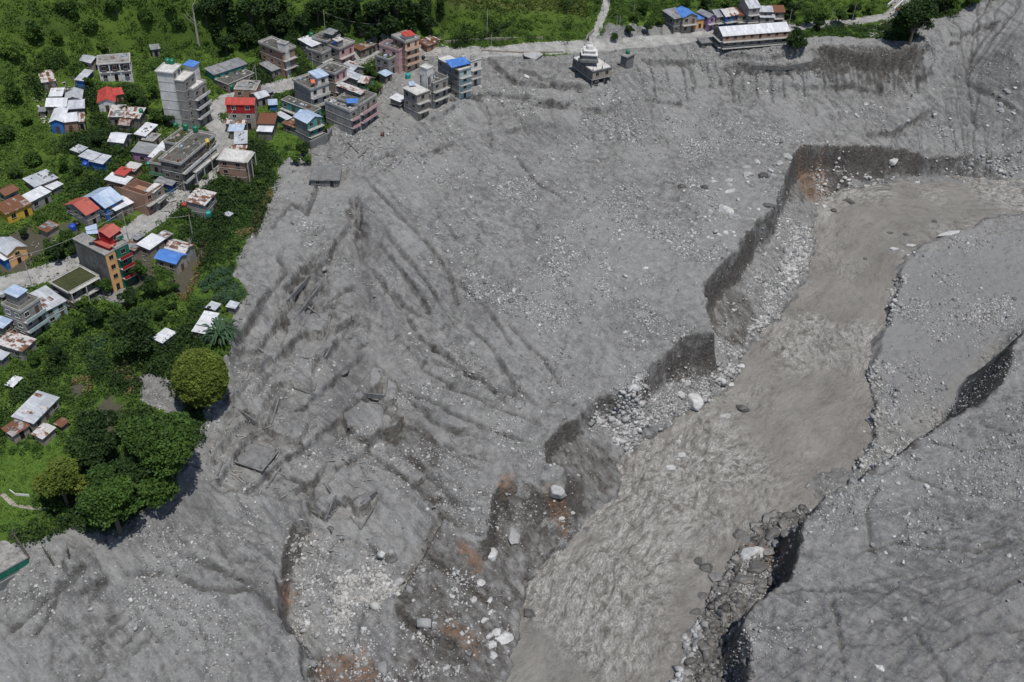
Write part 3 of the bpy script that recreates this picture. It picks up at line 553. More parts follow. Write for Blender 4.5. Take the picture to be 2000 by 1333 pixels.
def stones(name, P3, size, m, label, squash=.62):
    n = len(P3); v, f = (_IV, _IF) if n < 3000 else ico(1)
    if n >= 3000:        # 12 vertex pebbles for the mass
        bm = bmesh.new(); bmesh.ops.create_cube(bm, size=1.5); v = np.array([x.co[:] for x in bm.verts]); bmesh.ops.triangulate(bm, faces=bm.faces); f = np.array([[x.index for x in fa.verts] for fa in bm.faces]); bm.free()
    k = len(v); Vv = v[None] * (1 + rng.uniform(-.38, .3, (n, k, 1))) * size[:, None, None] * np.stack([rng.uniform(.75, 1.45, n), rng.uniform(.6, 1.05, n), rng.uniform(.45, .85, n) * squash / .62], -1)[:, None, :]
    Vv = np.einsum('nij,nkj->nki', rotz3(n), Vv) + P3[:, None, :]
    F_ = (f[None] + (np.arange(n) * k)[:, None, None]).reshape(-1, f.shape[1]); tone = np.repeat(rng.beta(1.3, 1.5, n), k)
    me = mesh_np(name, Vv.reshape(-1, 3), F_, [m], dict(tone=tone)); o = link(name, me); tag(o, label, "stones", kind="stuff"); return o
def scatter(prob, n):
    pr = (prob.ravel() / prob.sum()); c = np.cumsum(pr); idx = np.searchsorted(c, rng.random(n)); idx = np.minimum(idx, len(c) - 1)
    y = GY[idx // NX] + rng.uniform(-.5, .5, n) * CELL; x = GX[idx % NX] + rng.uniform(-.5, .5, n) * CELL; return x, y
land = (1 - blur(green | (ROADM > .3), 2)) * (Z > WZ + .25) * (YY > 85) * (YY < 360) * (XX > -120) * (XX < 200)
cl1 = np.clip(fbm(XX * .09, YY * .09, 5, 201, .6) * 2.2 + .2, 0, 1) ** 2
dens = land * (.02 + cl1) * np.where(near > .5, .35, 1) * (1 + 5 * A['gravel']); 
dens *= np.where(A['cut'] > .4, .6, 1)
x, y = scatter(dens, 80000); sz = .08 + rng.exponential(.075, len(x)); sz = np.minimum(sz, .7)
stones("gravel", np.stack([x, y, zat(x, y) + sz * .05], -1), sz, M_ROCK, "pale gravel and cobbles strewn across the grey mud")
M_CLOD = rock_mat('mud_clod', (.11, .11, .108), (.21, .21, .205))
x, y = scatter(dens * .6 + land * .05, 15000); sz = .1 + rng.exponential(.09, len(x)); sz = np.minimum(sz, .8)
stones('clods', np.stack([x, y, zat(x, y)], -1), sz, M_CLOD, 'lumps of grey mud over the debris flow')
def region(polys, n, s0, s1, name, m, label, edge=None):
    M = blur(masks(polys), 22) ** 2 * (Z > WZ - .1); M = M * (.04 + np.clip(fbm(XX * .22, YY * .22, 4, 211) * 2.2 + .35, 0, 1) ** 2)
    x, y = scatter(M, n); sz = s0 * .6 + rng.exponential(s1 * .85, n) * np.where(rng.random(n) < .06, 2.2, 1); sz = np.minimum(sz, 1.3); return stones(name, np.stack([x, y, zat(x, y) + sz * .05], -1), sz, m, label)
region([[(690,1115),(760,1110),(770,1160),(745,1200),(690,1215),(640,1225),(620,1200),(650,1150)],[(605,1035),(630,1035),(625,1110),(605,1110)],[(620,1190),(650,1230),(590,1240),(570,1210)]], 2500, .16, .13, "rubble", M_SAND, "cream rubble of a collapsed house spilling down the scar")
region([[(1520,520),(1560,440),(1582,440),(1588,490),(1555,560),(1490,650),(1440,700),(1430,695),(1480,600)],[(1380,745),(1440,715),(1450,735),(1400,780),(1340,812),(1265,850),(1210,900),(1200,890),(1260,830),(1330,790)],[(1150,810),(1290,760),(1310,790),(1215,880),(1190,880)]], 10000, .15, .16, "talus", M_ROCK, "pale cobble talus at the foot of the eroded left bank")
region([[(1690,720),(1730,700),(1760,760),(1765,830),(1720,850),(1700,900),(1660,930)],[(1745,540),(1780,545),(1740,640),(1722,650)],[(1800,330),(2080,300),(2080,350),(1850,342)],[(1640,960),(1700,880),(1760,850),(1800,850),(1700,930)]], 4200, .13, .15, "shingle", M_ROCK, "pale shingle along the margin of the gravel bar")
region([[(1320,1340),(1400,1150),(1430,1090),(1480,1020),(1585,990),(1560,1060),(1540,1120),(1500,1150),(1440,1200),(1460,1340)]], 3300, .16, .22, "bank_rubble", M_DROCK, "dark wet stones below the near river bank")
region([[(1300,1340),(1330,1220),(1360,1190),(1370,1230),(1340,1340)]], 700, .2, .25, "bank_rubble", M_ROCK, "pale stones by the water below the near bank")
region([[(545,1030),(600,1030),(800,1100),(1000,1150),(990,1340),(600,1340)],[(1500,430),(1560,400),(1420,690),(1380,640)],[(1590,300),(1760,290),(1760,345),(1600,400)]], 5000, .1, .13, "gravel", M_ROCK, "stones bedded in the dark cut faces of the river bank")
# boulders one by one: px, py, radius m, elongation, angle, tone
BV, BF = ico(4)
def boulder_mesh(r, el, an, seed, tone, flat=.7):
    v = BV.copy(); d = 0
    rs = np.random.default_rng(seed)
    for _ in range(14):        # chop with planes so that it has facets
        nrm = rs.normal(size=3); nrm /= np.linalg.norm(nrm); h = rs.uniform(.48, .82); s_ = v @ nrm; over = np.maximum(s_ - h, 0); v = v - over[:, None] * nrm * .85
    q = fbm(v[:, 0] * 2.5 + seed, v[:, 1] * 2.5 + v[:, 2] * 2.1, 4, seed % 97) ; v = v * (1 + .12 * q[:, None])
    v = v * np.array([r * el, r, r * flat]); c, s_ = math.cos(an), math.sin(an); v = np.stack([v[:, 0] * c - v[:, 1] * s_, v[:, 0] * s_ + v[:, 1] * c, v[:, 2]], -1)
    return v
def boulder(px, py, r, el, an, tone, label, m=None, group=None, inwater=False, wxy=None, name="boulder"):
    if wxy is not None: p = np.array([wxy[0], wxy[1], float(zat(*wxy))])
    elif inwater: p = unpw(px, py, .1)
    else: p = hit(px, py, r * .3)
    zz = max(float(zat(p[0], p[1])), float(wz(p[0], p[1]))) - r * .02
    sd_ = int(abs(p[0] * 13 + p[1] * 7)) + 3
    v = boulder_mesh(r, el, an, sd_, tone)
    me = mesh_np(name, v, BF, [m or M_ROCK], dict(tone=np.full(len(v), tone))); o = link(name, me); o.location = (p[0], p[1], zz)
    tag(o, label, "boulder", group); return o
BO = [(1357,782,2.6,1.5,1.9,.9,"biggest pale boulder, tall slab at the foot of the left bank by the water"),(1329,768,1.5,1.4,1.8,.75,"pale boulder leaning just left of the biggest slab"),(1342,748,.9,1.2,.5,.6,"rounded grey boulder resting above the two big slabs"),
 (1448,714,1.1,1.2,.3,.95,"pinkish white boulder at the water's edge under the brown cliff"),(1424,711,.8,1.2,0,.8,"white stone left of the pinkish boulder"),(1430,726,1.1,1.5,.2,.5,"grey block at the waterline below the pinkish boulder"),
 (1283,822,.5,1.5,.9,.8,"small white stone on the shingle tip"),(1232,880,.7,1.2,.3,.8,"pale stone at the end of the cobble talus"),
 (962,1083,1.7,1.3,1.3,.9,"white split boulder halfway up the dark cut slope"),(955,1135,.0,1,0,1,""),(938,1136,1.25,1.1,.6,.92,"crumbled white boulder in the dark cut slope"),(1000,1045,1.8,1.7,-1.2,.35,"dark striped slab embedded in the cut slope"),
 (983,1245,2.1,1.1,.5,.85,"largest of the white boulders at the lower left waterline"),(968,1232,1.1,1.1,0,.85,"white boulder just left of the largest one at the waterline"),(962,1258,1.2,1.1,.8,.8,"white boulder below and left of the largest one at the waterline"),
 (945,1210,.9,1.3,.8,.8,"pale oval boulder above the white cluster at the lower left"),(957,1195,.8,1.1,.8,.8,"rounded pale boulder uppermost of the white cluster"),(925,1170,.9,1.4,-.6,.6,"grey pale boulder left of the white cluster"),(963,1280,.9,1.8,-1,.7,"long pale stone under the white cluster by the river"),
 (1088,955,2.4,1.2,.2,.45,"big grey boulder jutting from the lip of the dark cut bank"),(1097,1012,.7,1.2,.2,.8,"small pale boulder on the dark cut face"),(1118,1001,.6,1.2,.2,.6,"grey stone near the water below the dark cut face"),
 (1747,312,2.0,1.3,1.2,.75,"large pale boulder set in the top of the upstream cliff"),(1650,345,.9,1.1,0,.8,"white boulder at the base of the upstream cliff"),(1698,345,1.0,1.2,0,.7,"white boulder on the waterline under the upstream cliff"),
 (1610,408,1.1,1.2,.6,.85,"white boulder on the rocky point at the river bend"),(1594,398,.9,1.4,.5,.7,"grey pale boulder on the rocky point at the river bend"),
 (1418,407,2.2,1.4,-.7,.75,"large pale boulder on the mud flat above the river bend"),(1437,421,1.9,1.5,-.6,.4,"large grey boulder right beside the pale one on the mud flat"),(1425,373,1.2,1.2,.4,.65,"grey white boulder in the boulder field"),
 (1540,305,1.6,1.4,-.8,.5,"striped grey boulder at the upper corner of the cliff"),(1522,318,1.7,1.1,.8,.4,"rounded grey boulder left of the striped one"),(1490,340,2.0,1.2,.6,.12,"dark broken boulder in the boulder field"),(1508,342,1.3,1.3,-.8,.3,"dark and white boulder right of the broken one"),
 (1460,340,1.6,1.3,.1,.45,"pale grey boulder left of the broken dark one"),(1425,352,1.2,1.4,.2,.5,"grey boulder casting a dark side on the flat"),(1375,365,1.6,1.2,.2,.12,"dark humped boulder at the left of the field"),(1333,362,1.4,1.5,0,.15,"leftmost dark boulder of the field"),
 (1458,325,1.1,1.4,.2,.4,"grey boulder at the top of the field"),(1460,355,.8,1.1,.3,.8,"white boulder in the middle of the field"),(1443,388,.8,1.3,.9,.6,"small grey boulder above the two large ones"),(1398,450,1.1,1.1,.9,.45,"grey boulder below the two large ones"),(1420,458,1.1,1.1,1.5,.4,"upright grey boulder in the lower field"),
 (1435,460,.7,1,0,.8,"white stone right of the upright grey boulder"),(1308,472,.9,1.6,-.8,.7,"long pale boulder alone on the flat"),(1260,524,.9,1.3,.2,.9,"white boulder alone near the flat's lower edge"),(1500,400,1.3,2.2,-.1,.2,"long dark slab at the cliff edge"),
 (1345,470,1.0,1.1,0,.3,"dark boulder on the flat"),(1222,648,.7,1.1,0,.8,"white boulder on the slope of the lower flat"),(1232,655,.9,1.1,0,.3,"grey boulder by the white one on the lower flat"),(1111,536,.7,1,0,.8,"white stone in the middle of the mud plain"),(842,512,.6,1,0,.9,"white stone on the bank beside the gully"),
 (922,672,1.0,1.1,0,.4,"grey boulder half sunk in the central slope"),(672,722,1.3,1.9,1.4,.2,"long rounded rock between the gully and the beds"),(690,1010,.5,1,0,.9,"white stone below the buried walls"),
 (1040,106,2.6,1.5,0,.5,"large grey boulder beside the road under the green slope"),(1028,148,.9,1.6,-.8,.85,"pale block fallen below the upper track"),(1198,196,.6,1.1,.3,.9,"white boulder under the shrine terrace"),
 (1955,335,.8,1.7,.2,.6,"pale slab on the upstream gravel"),(1955,213,1.2,1.3,.2,.3,"grey boulder on the landslide at the right"),(1622,98,0.0,1,0,1,""),
 (1470,1078,2.9,1.35,.5,.8,"biggest boulder at the foot of the near bank, pale on its river side")]
WB_ = [(1448,799,1.7,1.4,-.3,.25,"dark boulder with a wet top in mid river"),(1415,812,1.1,1.6,.1,.5,"flat brown boulder awash left of the dark one"),(1378,843,.9,1.5,-.5,.2,"small dark boulder alone in the river"),(1333,890,1.3,1.3,-.6,.9,"white oval boulder in the river below the rapids"),
 (1325,862,.8,1.3,0,.7,"pale stone upstream of the white oval boulder"),(1330,854,.7,1.2,.2,.5,"grey stone beside the pale one upstream of the oval"),(1358,876,.5,1,0,.3,"dark stone right of the white oval boulder"),(1311,914,1.0,1.4,-.1,.85,"white boulder nearest the left bank in the river"),(1324,898,.6,1.2,0,.7,"pale stone left of the white oval boulder"),
 (1035,1198,1.6,1.35,-.2,.1,"dark grey boulder in the lower river by the left bank"),(1145,1035,1.0,1.2,.2,.3,"dark pale-topped boulder at the left waterline"),(1365,1098,1.2,1.2,1.2,.15,"blue grey boulder in the rapids"),(1715,820,.7,1.5,0,.2,"dark flat stone off the gravel bar"),(1704,836,.6,1.2,0,.7,"pale stone off the gravel bar"),
 (1780,480,1.2,1.5,-.1,.75,"pale boulder in the shallows above the bar"),(1745,486,1.1,1.5,0,.8,"flat white boulder left in the shallows above the bar"),(1773,501,.8,1.1,0,.8,"white stone in the row above the bar tip"),(1784,501,.9,1.2,-.3,.8,"rightmost white stone in the row above the bar tip"),(1762,491,.7,1.1,0,.6,"grey stone in the row above the bar tip"),
 (1738,455,.9,1.5,0,.25,"dark stone breaking the water upstream of the bar"),(1770,458,1.0,1.2,0,.3,"dark brown boulder breaking the water upstream of the bar"),(1825,432,.9,1.5,0,.25,"dark low stone in the wide reach upstream"),(1628,412,1.1,1.1,.5,.1,"dark boulder off the rocky point"),(1660,395,1.9,1.4,-.5,.2,"wave washed brown boulder in the bend"),
 (1860,462,1.9,3.2,.28,.75,"long pale rock along the head of the bar"),(1690,505,.6,1.2,0,.25,"small brown stone in the main channel")]
for px, py, r, el, an, tn, lb in BO:
    if r > 0: boulder(px, py, r, el, an, tn, lb, M_ROCK if tn > .2 else M_DROCK)
for px, py, r, el, an, tn, lb in WB_: boulder(px, py, r, el, an, tn, lb, M_ROCK if tn > .3 else M_DROCK, inwater=True)
for px, py, r, an in [(1510,1040,2.0,.3),(1530,1025,1.5,1),(1545,1005,1.6,.2),(1445,1045,1.9,.2),(1475,1025,1.9,.5),(1500,1010,1.6,.8),(1380,1110,1.4,.3),(1400,1130,1.8,.2),(1425,1118,1.3,.9),(1455,1130,2.1,.2),(1480,1105,2.0,.1),(1500,1075,1.8,.6),(1520,1060,1.5,1),(1540,1040,1.6,.3),(1372,1165,1.3,.1),(1360,1200,1.2,.4),(1395,1230,1.1,.6),(1370,1255,1.2,.9),(1350,1290,1.2,.3),(1405,1180,1.2,.5),(1430,1150,1.0,.1),(1345,1240,1.1,.1),(1440,1090,1.2,.2)]:
    boulder(px, py, r, 1.3, an, rng.uniform(.1, .9), "dark wet boulder among those heaped below the near bank", M_DROCK, "wet boulders below the near bank", inwater=(px < 1400 and py < 1140))
def many(polys, n, r0, r1, label, group, m=None, tmin=.1, tmax=.9, excl=None):
    M = masks(polys) * (Z > WZ) * 1.0; x, y = scatter(M, n)
    for a, b in zip(x, y): boulder(0, 0, r0 + min(rng.exponential(r1), r1 * 3), rng.uniform(1, 1.5), rng.uniform(0, 3), rng.uniform(tmin, tmax), label, m, group, wxy=(a, b))
many([[(1740,300),(1900,300),(2000,290),(2000,345),(1860,338)]], 26, .3, .3, "pale boulder on the shingle below the upstream cliff", "boulders on the upstream shingle")
many([[(1300,350),(1400,330),(1540,300),(1540,370),(1470,440),(1380,480),(1330,440)]], 60, .45, .3, "grey boulder strewn over the boulder field above the river bend", "boulders of the field above the bend")
many([[(1000,240),(1500,240),(1500,330),(1370,540),(1250,630),(1000,600),(850,480),(900,330)]], 70, .3, .14, "small pale boulder scattered on the broad mud flat", "boulders scattered on the mud flat")
many([[(1600,200),(1990,150),(1990,260),(1700,270)]], 30, .35, .25, "grey boulder lying on the landslide at the upper right", "boulders on the landslide")
many([[(1600,330),(1840,310),(1840,345),(1600,395)],[(1480,640),(1590,480),(1580,430),(1520,560)]], 40, .4, .25, "pale boulder in the row along the foot of the left cliff", "boulders at the foot of the left cliff")
many([[(1560,1000),(2000,800),(2000,1333),(1600,1333)]], 35, .25, .2, "grey stone lying on the slope of the near bank", "stones on the near bank")
# ------------------------------------------------------------------ foliage
def leaf_mat(name, a, b_, trans=.25):
    m, t, b = mat(name); tn = attr(t, "tone"); c = mixc(t, tn, a, b_); p = pos(t); n = noise(t, p, .25, 3); c = mixc(t, ramp(t, n, .35, .65, 0, .5), c, tuple(q * .55 for q in a))
    t.links.new(c, b.inputs["Base Color"]); b.inputs["Roughness"].default_value = .6; b.inputs["Specular IOR Level"].default_value = .2
    tr = N(t, "ShaderNodeBsdfTranslucent"); t.links.new(c, tr.inputs[0]); mx = N(t, "ShaderNodeMixShader"); mx.inputs[0].default_value = trans
    t.links.new(b.outputs[0], mx.inputs[1]); t.links.new(tr.outputs[0], mx.inputs[2]); t.links.new(mx.outputs[0], t.nodes["Material Output"].inputs[0]); return m
M_LG = leaf_mat("leaves_green", (.05, .10, .018), (.18, .29, .045)); M_LD = leaf_mat("leaves_dark", (.018, .040, .012), (.06, .11, .026)); M_LY = leaf_mat("leaves_yellow_green", (.085, .125, .02), (.21, .26, .045))
M_LB = leaf_mat("leaves_bluish", (.03, .07, .035), (.10, .18, .09)); M_DRY = leaf_mat("dry_stalks", (.13, .11, .04), (.30, .26, .11)); M_LM = leaf_mat("leaves_mid", (.032, .07, .015), (.11, .20, .035))
def leafquads(C, size, upb=.6, asp=1.6, rg=None):
    """C centres, size half length: returns verts, faces"""
    g = rg or rng; n = len(C); nrm = g.normal(size=(n, 3)); nrm[:, 2] = np.abs(nrm[:, 2]) + upb; nrm /= np.linalg.norm(nrm, axis=1)[:, None]
    a = g.normal(size=(n, 3)); a -= (a * nrm).sum(1)[:, None] * nrm; a /= np.linalg.norm(a, axis=1)[:, None]; b = np.cross(nrm, a)
    s = np.asarray(size).reshape(-1, 1) * g.uniform(.6, 1.3, (n, 1)); a = a * s; b = b * s / asp
    V_ = np.stack([C - a, C - b * .9 + nrm * s * .12, C + a, C + b * .9 + nrm * s * .12], 1).reshape(-1, 3); F_ = np.arange(n * 4).reshape(-1, 4); return V_, F_
def shrub_carpet(name, M, n, rr, hh, per, lsz, m, label, tmul=1.0, tall=None):
    n = int(n * (1.45 if 'hillside' in label else 1)); x, y = scatter(M, n); r = rng.uniform(*rr, n); h = r * rng.uniform(*hh, n); z = zat(x, y); tone = np.clip(rng.normal(.42, .25, n), 0, 1)
    k = np.repeat(np.arange(n), per); N_ = len(k); th = rng.uniform(0, 2 * np.pi, N_); u = rng.uniform(0, 1, N_) ** .5; ph = np.arcsin(rng.uniform(.0, 1, N_)); q = rng.uniform(.75, 1.1, N_)
    P_ = np.stack([x[k] + r[k] * np.cos(ph) * np.cos(th) * q, y[k] + r[k] * np.cos(ph) * np.sin(th) * q, z[k] - .1 + h[k] * np.sin(ph) * q], -1)
    V_, F_ = leafquads(P_, lsz); t_ = np.clip(tone[k] * tmul + rng.normal(0, .13, N_), 0, 1)
    me = mesh_np(name, V_, F_, [m], dict(tone=np.repeat(t_, 4))); tag(link(name, me), label, "vegetation", kind="stuff")
vis = (XX > -215) & (XX < 230) & (YY > 95) & (YY < 415)
free = green & ~roadf & ~(PATHM > .3) & ~soil & vis
HOUSEM = np.zeros((NY, NX), bool)      # filled by the buildings, so plants keep off them
# ------------------------------------------------------------------ building materials
def wall_mat(name, c1, c2, dirt=(.07, .068, .062), amt=.55, brick=False):
    m, t, b = mat(name); tc = N(t, "ShaderNodeTexCoord").outputs["Object"]; oi = N(t, "ShaderNodeObjectInfo").outputs["Random"]
    ad = N(t, "ShaderNodeVectorMath", operation='ADD'); t.links.new(tc, ad.inputs[0]); cb = N(t, "ShaderNodeCombineXYZ"); t.links.new(math_(t, 'MULTIPLY', oi, 40), cb.inputs[0]); t.links.new(cb.outputs[0], ad.inputs[1]); v = ad.outputs[0]
    n1 = noise(t, v, .5, 5, .65); n2 = noise(t, v, .9, 6, .7, ((2.2, 2.2, .35), (0, 0, 0))); c = mixc(t, ramp(t, n1, .35, .65), c1, c2)
    if brick:
        br = N(t, "ShaderNodeTexBrick"); br.inputs["Scale"].default_value = 1.6; br.inputs["Color1"].default_value = (*c1, 1); br.inputs["Color2"].default_value = (*c2, 1); br.inputs["Mortar"].default_value = (.28, .26, .23, 1); br.inputs["Mortar Size"].default_value = .03
        sx = N(t, "ShaderNodeSeparateXYZ"); t.links.new(tc, sx.inputs[0]); cx = N(t, "ShaderNodeCombineXYZ"); t.links.new(math_(t, 'ADD', sx.outputs[0], sx.outputs[1]), cx.inputs[0]); t.links.new(sx.outputs[2], cx.inputs[1]); t.links.new(cx.outputs[0], br.inputs["Vector"]); c = mixc(t, ramp(t, n1, .4, .6, .25, .8), br.outputs[0], c)
    c = mixc(t, math_(t, 'MULTIPLY', ramp(t, n2, .48, .68), amt), c, dirt); t.links.new(c, b.inputs["Base Color"]); b.inputs["Roughness"].default_value = .9; b.inputs["Specular IOR Level"].default_value = .2; bump(t, b, n2, .05, .6); return m
def tin_mat(name, c1, c2, rust=.3, rc=(.17, .075, .04), gloss=.45, sheet=.9):
    m, t, b = mat(name); tc = N(t, "ShaderNodeTexCoord").outputs["Object"]; oi = N(t, "ShaderNodeObjectInfo").outputs["Random"]; sx = N(t, "ShaderNodeSeparateXYZ"); t.links.new(tc, sx.inputs[0])
    fx = math_(t, 'FLOOR', math_(t, 'MULTIPLY', sx.outputs[0], 1 / sheet), 0); fy = math_(t, 'FLOOR', math_(t, 'MULTIPLY', sx.outputs[1], 1 / 2.3), 0)
    cb = N(t, "ShaderNodeCombineXYZ"); t.links.new(fx, cb.inputs[0]); t.links.new(fy, cb.inputs[1]); t.links.new(math_(t, 'MULTIPLY', oi, 99), cb.inputs[2]); wn = N(t, "ShaderNodeTexWhiteNoise"); t.links.new(cb.outputs[0], wn.inputs["Vector"]); wv = wn.outputs["Value"]
    ad = N(t, "ShaderNodeVectorMath", operation='ADD'); t.links.new(tc, ad.inputs[0]); c2_ = N(t, "ShaderNodeCombineXYZ"); t.links.new(math_(t, 'MULTIPLY', oi, 55), c2_.inputs[0]); t.links.new(c2_.outputs[0], ad.inputs[1]); v = ad.outputs[0]
    n = noise(t, v, .7, 6, .7); n2 = noise(t, v, 2.5, 5, .7, ((1, .25, 1), (0, 0, 0)))
    c = mixc(t, wv, c1, c2); c = mixc(t, math_(t, 'MULTIPLY', ramp(t, n2, .45, .7), .45), c, tuple(q * .5 for q in c1))
    rf = ramp(t, math_(t, 'ADD', math_(t, 'MULTIPLY', n, 1.0), math_(t, 'MULTIPLY', wv, .35)), .98 - rust * .75, 1.08 - rust * .75); c = mixc(t, rf, c, rc)
    t.links.new(c, b.inputs["Base Color"]); b.inputs["Roughness"].default_value = gloss; b.inputs["Specular IOR Level"].default_value = .4
    wv2 = N(t, "ShaderNodeTexWave"); wv2.bands_direction = 'X'; wv2.inputs["Scale"].default_value = 1.6; t.links.new(tc, wv2.inputs["Vector"]); bump(t, b, wv2.outputs["Fac"], .06, .8); return m
def plain(name, c, rough=.6, n_=.25):
    m, t, b = mat(name); n = noise(t, N(t, "ShaderNodeTexCoord").outputs["Object"], 1.2, 5, .65); t.links.new(mixc(t, ramp(t, n, .35, .68, 0, n_ * 2), c, tuple(q * .45 for q in c)), b.inputs["Base Color"]); b.inputs["Roughness"].default_value = rough; return m
W = dict(conc=wall_mat("concrete_wall", (.20, .195, .185), (.31, .30, .285)), dark=wall_mat("stained_concrete", (.10, .098, .092), (.19, .185, .175), (.035, .034, .03), .7), white=wall_mat("whitewash", (.48, .47, .45), (.66, .65, .63), (.22, .21, .19), .4),
 brick=wall_mat("brick_wall", (.26, .13, .085), (.36, .21, .15), (.14, .11, .09), .5, True), stone=wall_mat("stone_wall", (.22, .19, .155), (.36, .32, .27), (.10, .09, .075), .5, True), orange=wall_mat("orange_paint", (.62, .33, .13), (.72, .42, .18), (.4, .2, .09), .25),
 teal=wall_mat("teal_paint", (.06, .22, .20), (.10, .31, .28), (.05, .09, .08), .5), green=wall_mat("green_paint", (.07, .20, .10), (.13, .30, .16), (.05, .09, .06), .4), dgreen=wall_mat("dark_green_paint", (.01, .10, .065), (.02, .15, .10), (.02, .05, .04), .4), blue=wall_mat("blue_paint", (.03, .11, .34), (.05, .17, .46), (.03, .06, .15), .4),
 red=wall_mat("red_paint", (.28, .015, .02), (.38, .03, .03), (.12, .02, .02), .4), pink=wall_mat("pink_paint", (.46, .26, .27), (.56, .36, .36), (.3, .22, .21), .4), purple=wall_mat("purple_paint", (.27, .16, .34), (.40, .26, .46), (.2, .14, .22), .35), peach=wall_mat("peach_paint", (.58, .36, .25), (.68, .46, .34), (.35, .24, .18), .35),
 yellow=wall_mat("yellow_paint", (.50, .30, .04), (.6, .38, .06), (.2, .13, .05), .4), timber=wall_mat("grey_boards", (.13, .12, .11), (.24, .22, .20), (.05, .045, .04), .6), mud=wall_mat("mud_coated_wall", (.12, .119, .117), (.20, .199, .196), (.07, .07, .07), .6), aqua=wall_mat("pale_aqua_paint", (.30, .42, .42), (.42, .52, .52), (.18, .2, .2), .5), violet=wall_mat("magenta_boards", (.30, .13, .27), (.38, .18, .33), (.15, .08, .14), .4))
T = dict(tin=tin_mat("tin_sheet", (.36, .38, .41), (.56, .58, .61), .10), white=tin_mat("white_tin_sheet", (.56, .57, .59), (.76, .77, .79), .10), rusty=tin_mat("rusty_tin_sheet", (.34, .31, .29), (.52, .49, .47), .62), rust=tin_mat("rust_covered_sheet", (.20, .10, .06), (.30, .17, .11), .9), grey=tin_mat("dull_tin_sheet", (.19, .20, .21), (.33, .34, .35), .22),
 wrust=tin_mat("streaked_white_sheet", (.50, .48, .46), (.70, .68, .66), .40), blue=tin_mat("blue_sheet", (.06, .18, .52), (.11, .26, .62), .02, gloss=.5), lblue=tin_mat("pale_blue_sheet", (.32, .42, .56), (.50, .58, .70), .06), red=tin_mat("red_sheet", (.40, .055, .045), (.52, .09, .07), .25, (.28, .08, .055)), brick=tin_mat("faded_red_sheet", (.40, .09, .07), (.46, .12, .085), .2))
FL = dict(pale=wall_mat("pale_roof_screed", (.42, .41, .39), (.62, .61, .58), (.16, .155, .14), .6), grey=wall_mat("grey_roof_screed", (.20, .195, .185), (.33, .32, .30), (.06, .06, .05), .8), dark=wall_mat("sooty_roof_screed", (.07, .068, .062), (.14, .135, .12), (.03, .035, .02), .8), moss=wall_mat("mossy_roof", (.028, .033, .016), (.06, .06, .03), (.07, .095, .02), .7), mud=wall_mat("mud_covered_roof", (.13, .129, .127), (.21, .209, .206), (.07, .07, .07), .5))
M_SLAB = wall_mat("slab_concrete", (.33, .32, .30), (.47, .46, .43), (.14, .135, .12), .5); M_GLASS = plain("dark_opening", (.012, .014, .016), .25); M_FRAME = plain("window_frame", (.30, .27, .23)); M_WFRAME = plain("white_frame", (.6, .6, .58)); M_DOOR = plain("door_panel", (.10, .06, .04)); M_RAIL = plain("railing_metal", (.35, .35, .34)); M_STEEL = plain("rebar", (.10, .07, .05))
class MB:
    def __init__(s): s.v, s.f = [], []
    def box(s, x0, x1, y0, y1, z0, z1, jit=0):
        o = len(s.v); s.v += [(x, y, z) for z in (z0, z1) for x, y in ((x0, y0), (x1, y0), (x1, y1), (x0, y1))]
        s.f += [tuple(i + o for i in q) for q in ((3, 2, 1, 0), (4, 5, 6, 7), (0, 1, 5, 4), (1, 2, 6, 5), (2, 3, 7, 6), (3, 0, 4, 7))]
    def poly(s, pts, dz=-.08):
        o = len(s.v); n = len(pts); s.v += [tuple(p) for p in pts] + [(p[0], p[1], p[2] + dz) for p in pts]; s.f += [tuple(range(o, o + n)), tuple(range(o + 2 * n - 1, o + n - 1, -1))]
        s.f += [(o + i, o + n + i, o + n + (i + 1) % n, o + (i + 1) % n) for i in range(n)]
    def cyl(s, x, y, z0, z1, r, n=12, r2=None, dome=0):
        o = len(s.v); r2 = r if r2 is None else r2; rings = [(z0, r), (z1, r2)] + ([(z1 + dome * .6, r2 * .75), (z1 + dome, r2 * .3)] if dome else [])
        for z, q in rings: s.v += [(x + q * math.cos(2 * math.pi * i / n), y + q * math.sin(2 * math.pi * i / n), z) for i in range(n)]
        for k in range(len(rings) - 1): s.f += [(o + k * n + i, o + k * n + (i + 1) % n, o + (k + 1) * n + (i + 1) % n, o + (k + 1) * n + i) for i in range(n)]
        s.f += [tuple(o + n - 1 - i for i in range(n)), tuple(o + (len(rings) - 1) * n + i for i in range(n))]
    def build(s, name, m, parent, mtx=None, label=None):
        if not s.v: return None
        v = s.v if mtx is None else [tuple(mtx @ Vector(p)) for p in s.v]
        me = bpy.data.meshes.new(name); me.from_pydata(v, [], s.f); me.materials.append(m); me.update(); o = link(name, me, parent)
        if label: o['label'] = label
        return o
def frame_px(T_, TL, TR, H, z0=None):
    """footprint from the pixels of three roof corners: nearest, left, right"""
    pT = hit(*T_, H) if z0 is None else unp(*T_, z0); zt = pT[2]; g = zt - H; pL = unp(*TL, zt)[:2]; pR = unp(*TR, zt)[:2]; p = pT[:2]
    dv = pR - p; du = pL - p; b = np.hypot(*du); a = np.hypot(*dv); an = math.atan2(dv[1], dv[0]); an2 = math.atan2(du[1], du[0]) - math.pi / 2
    d = (an2 - an + math.pi) % (2 * math.pi) - math.pi; w_ = b / (a + b); an = an + d * w_
    v = np.array([math.cos(an), math.sin(an)]); u = np.array([-v[1], v[0]]); b = max(abs(du @ u), b * .75, 1.2); a = max(abs(dv @ v), a * .75, 1.2)
    c = p + v * a / 2 + u * b / 2; return Matrix.Translation((c[0], c[1], g)) @ Matrix.Rotation(an, 4, 'Z'), a, b, g
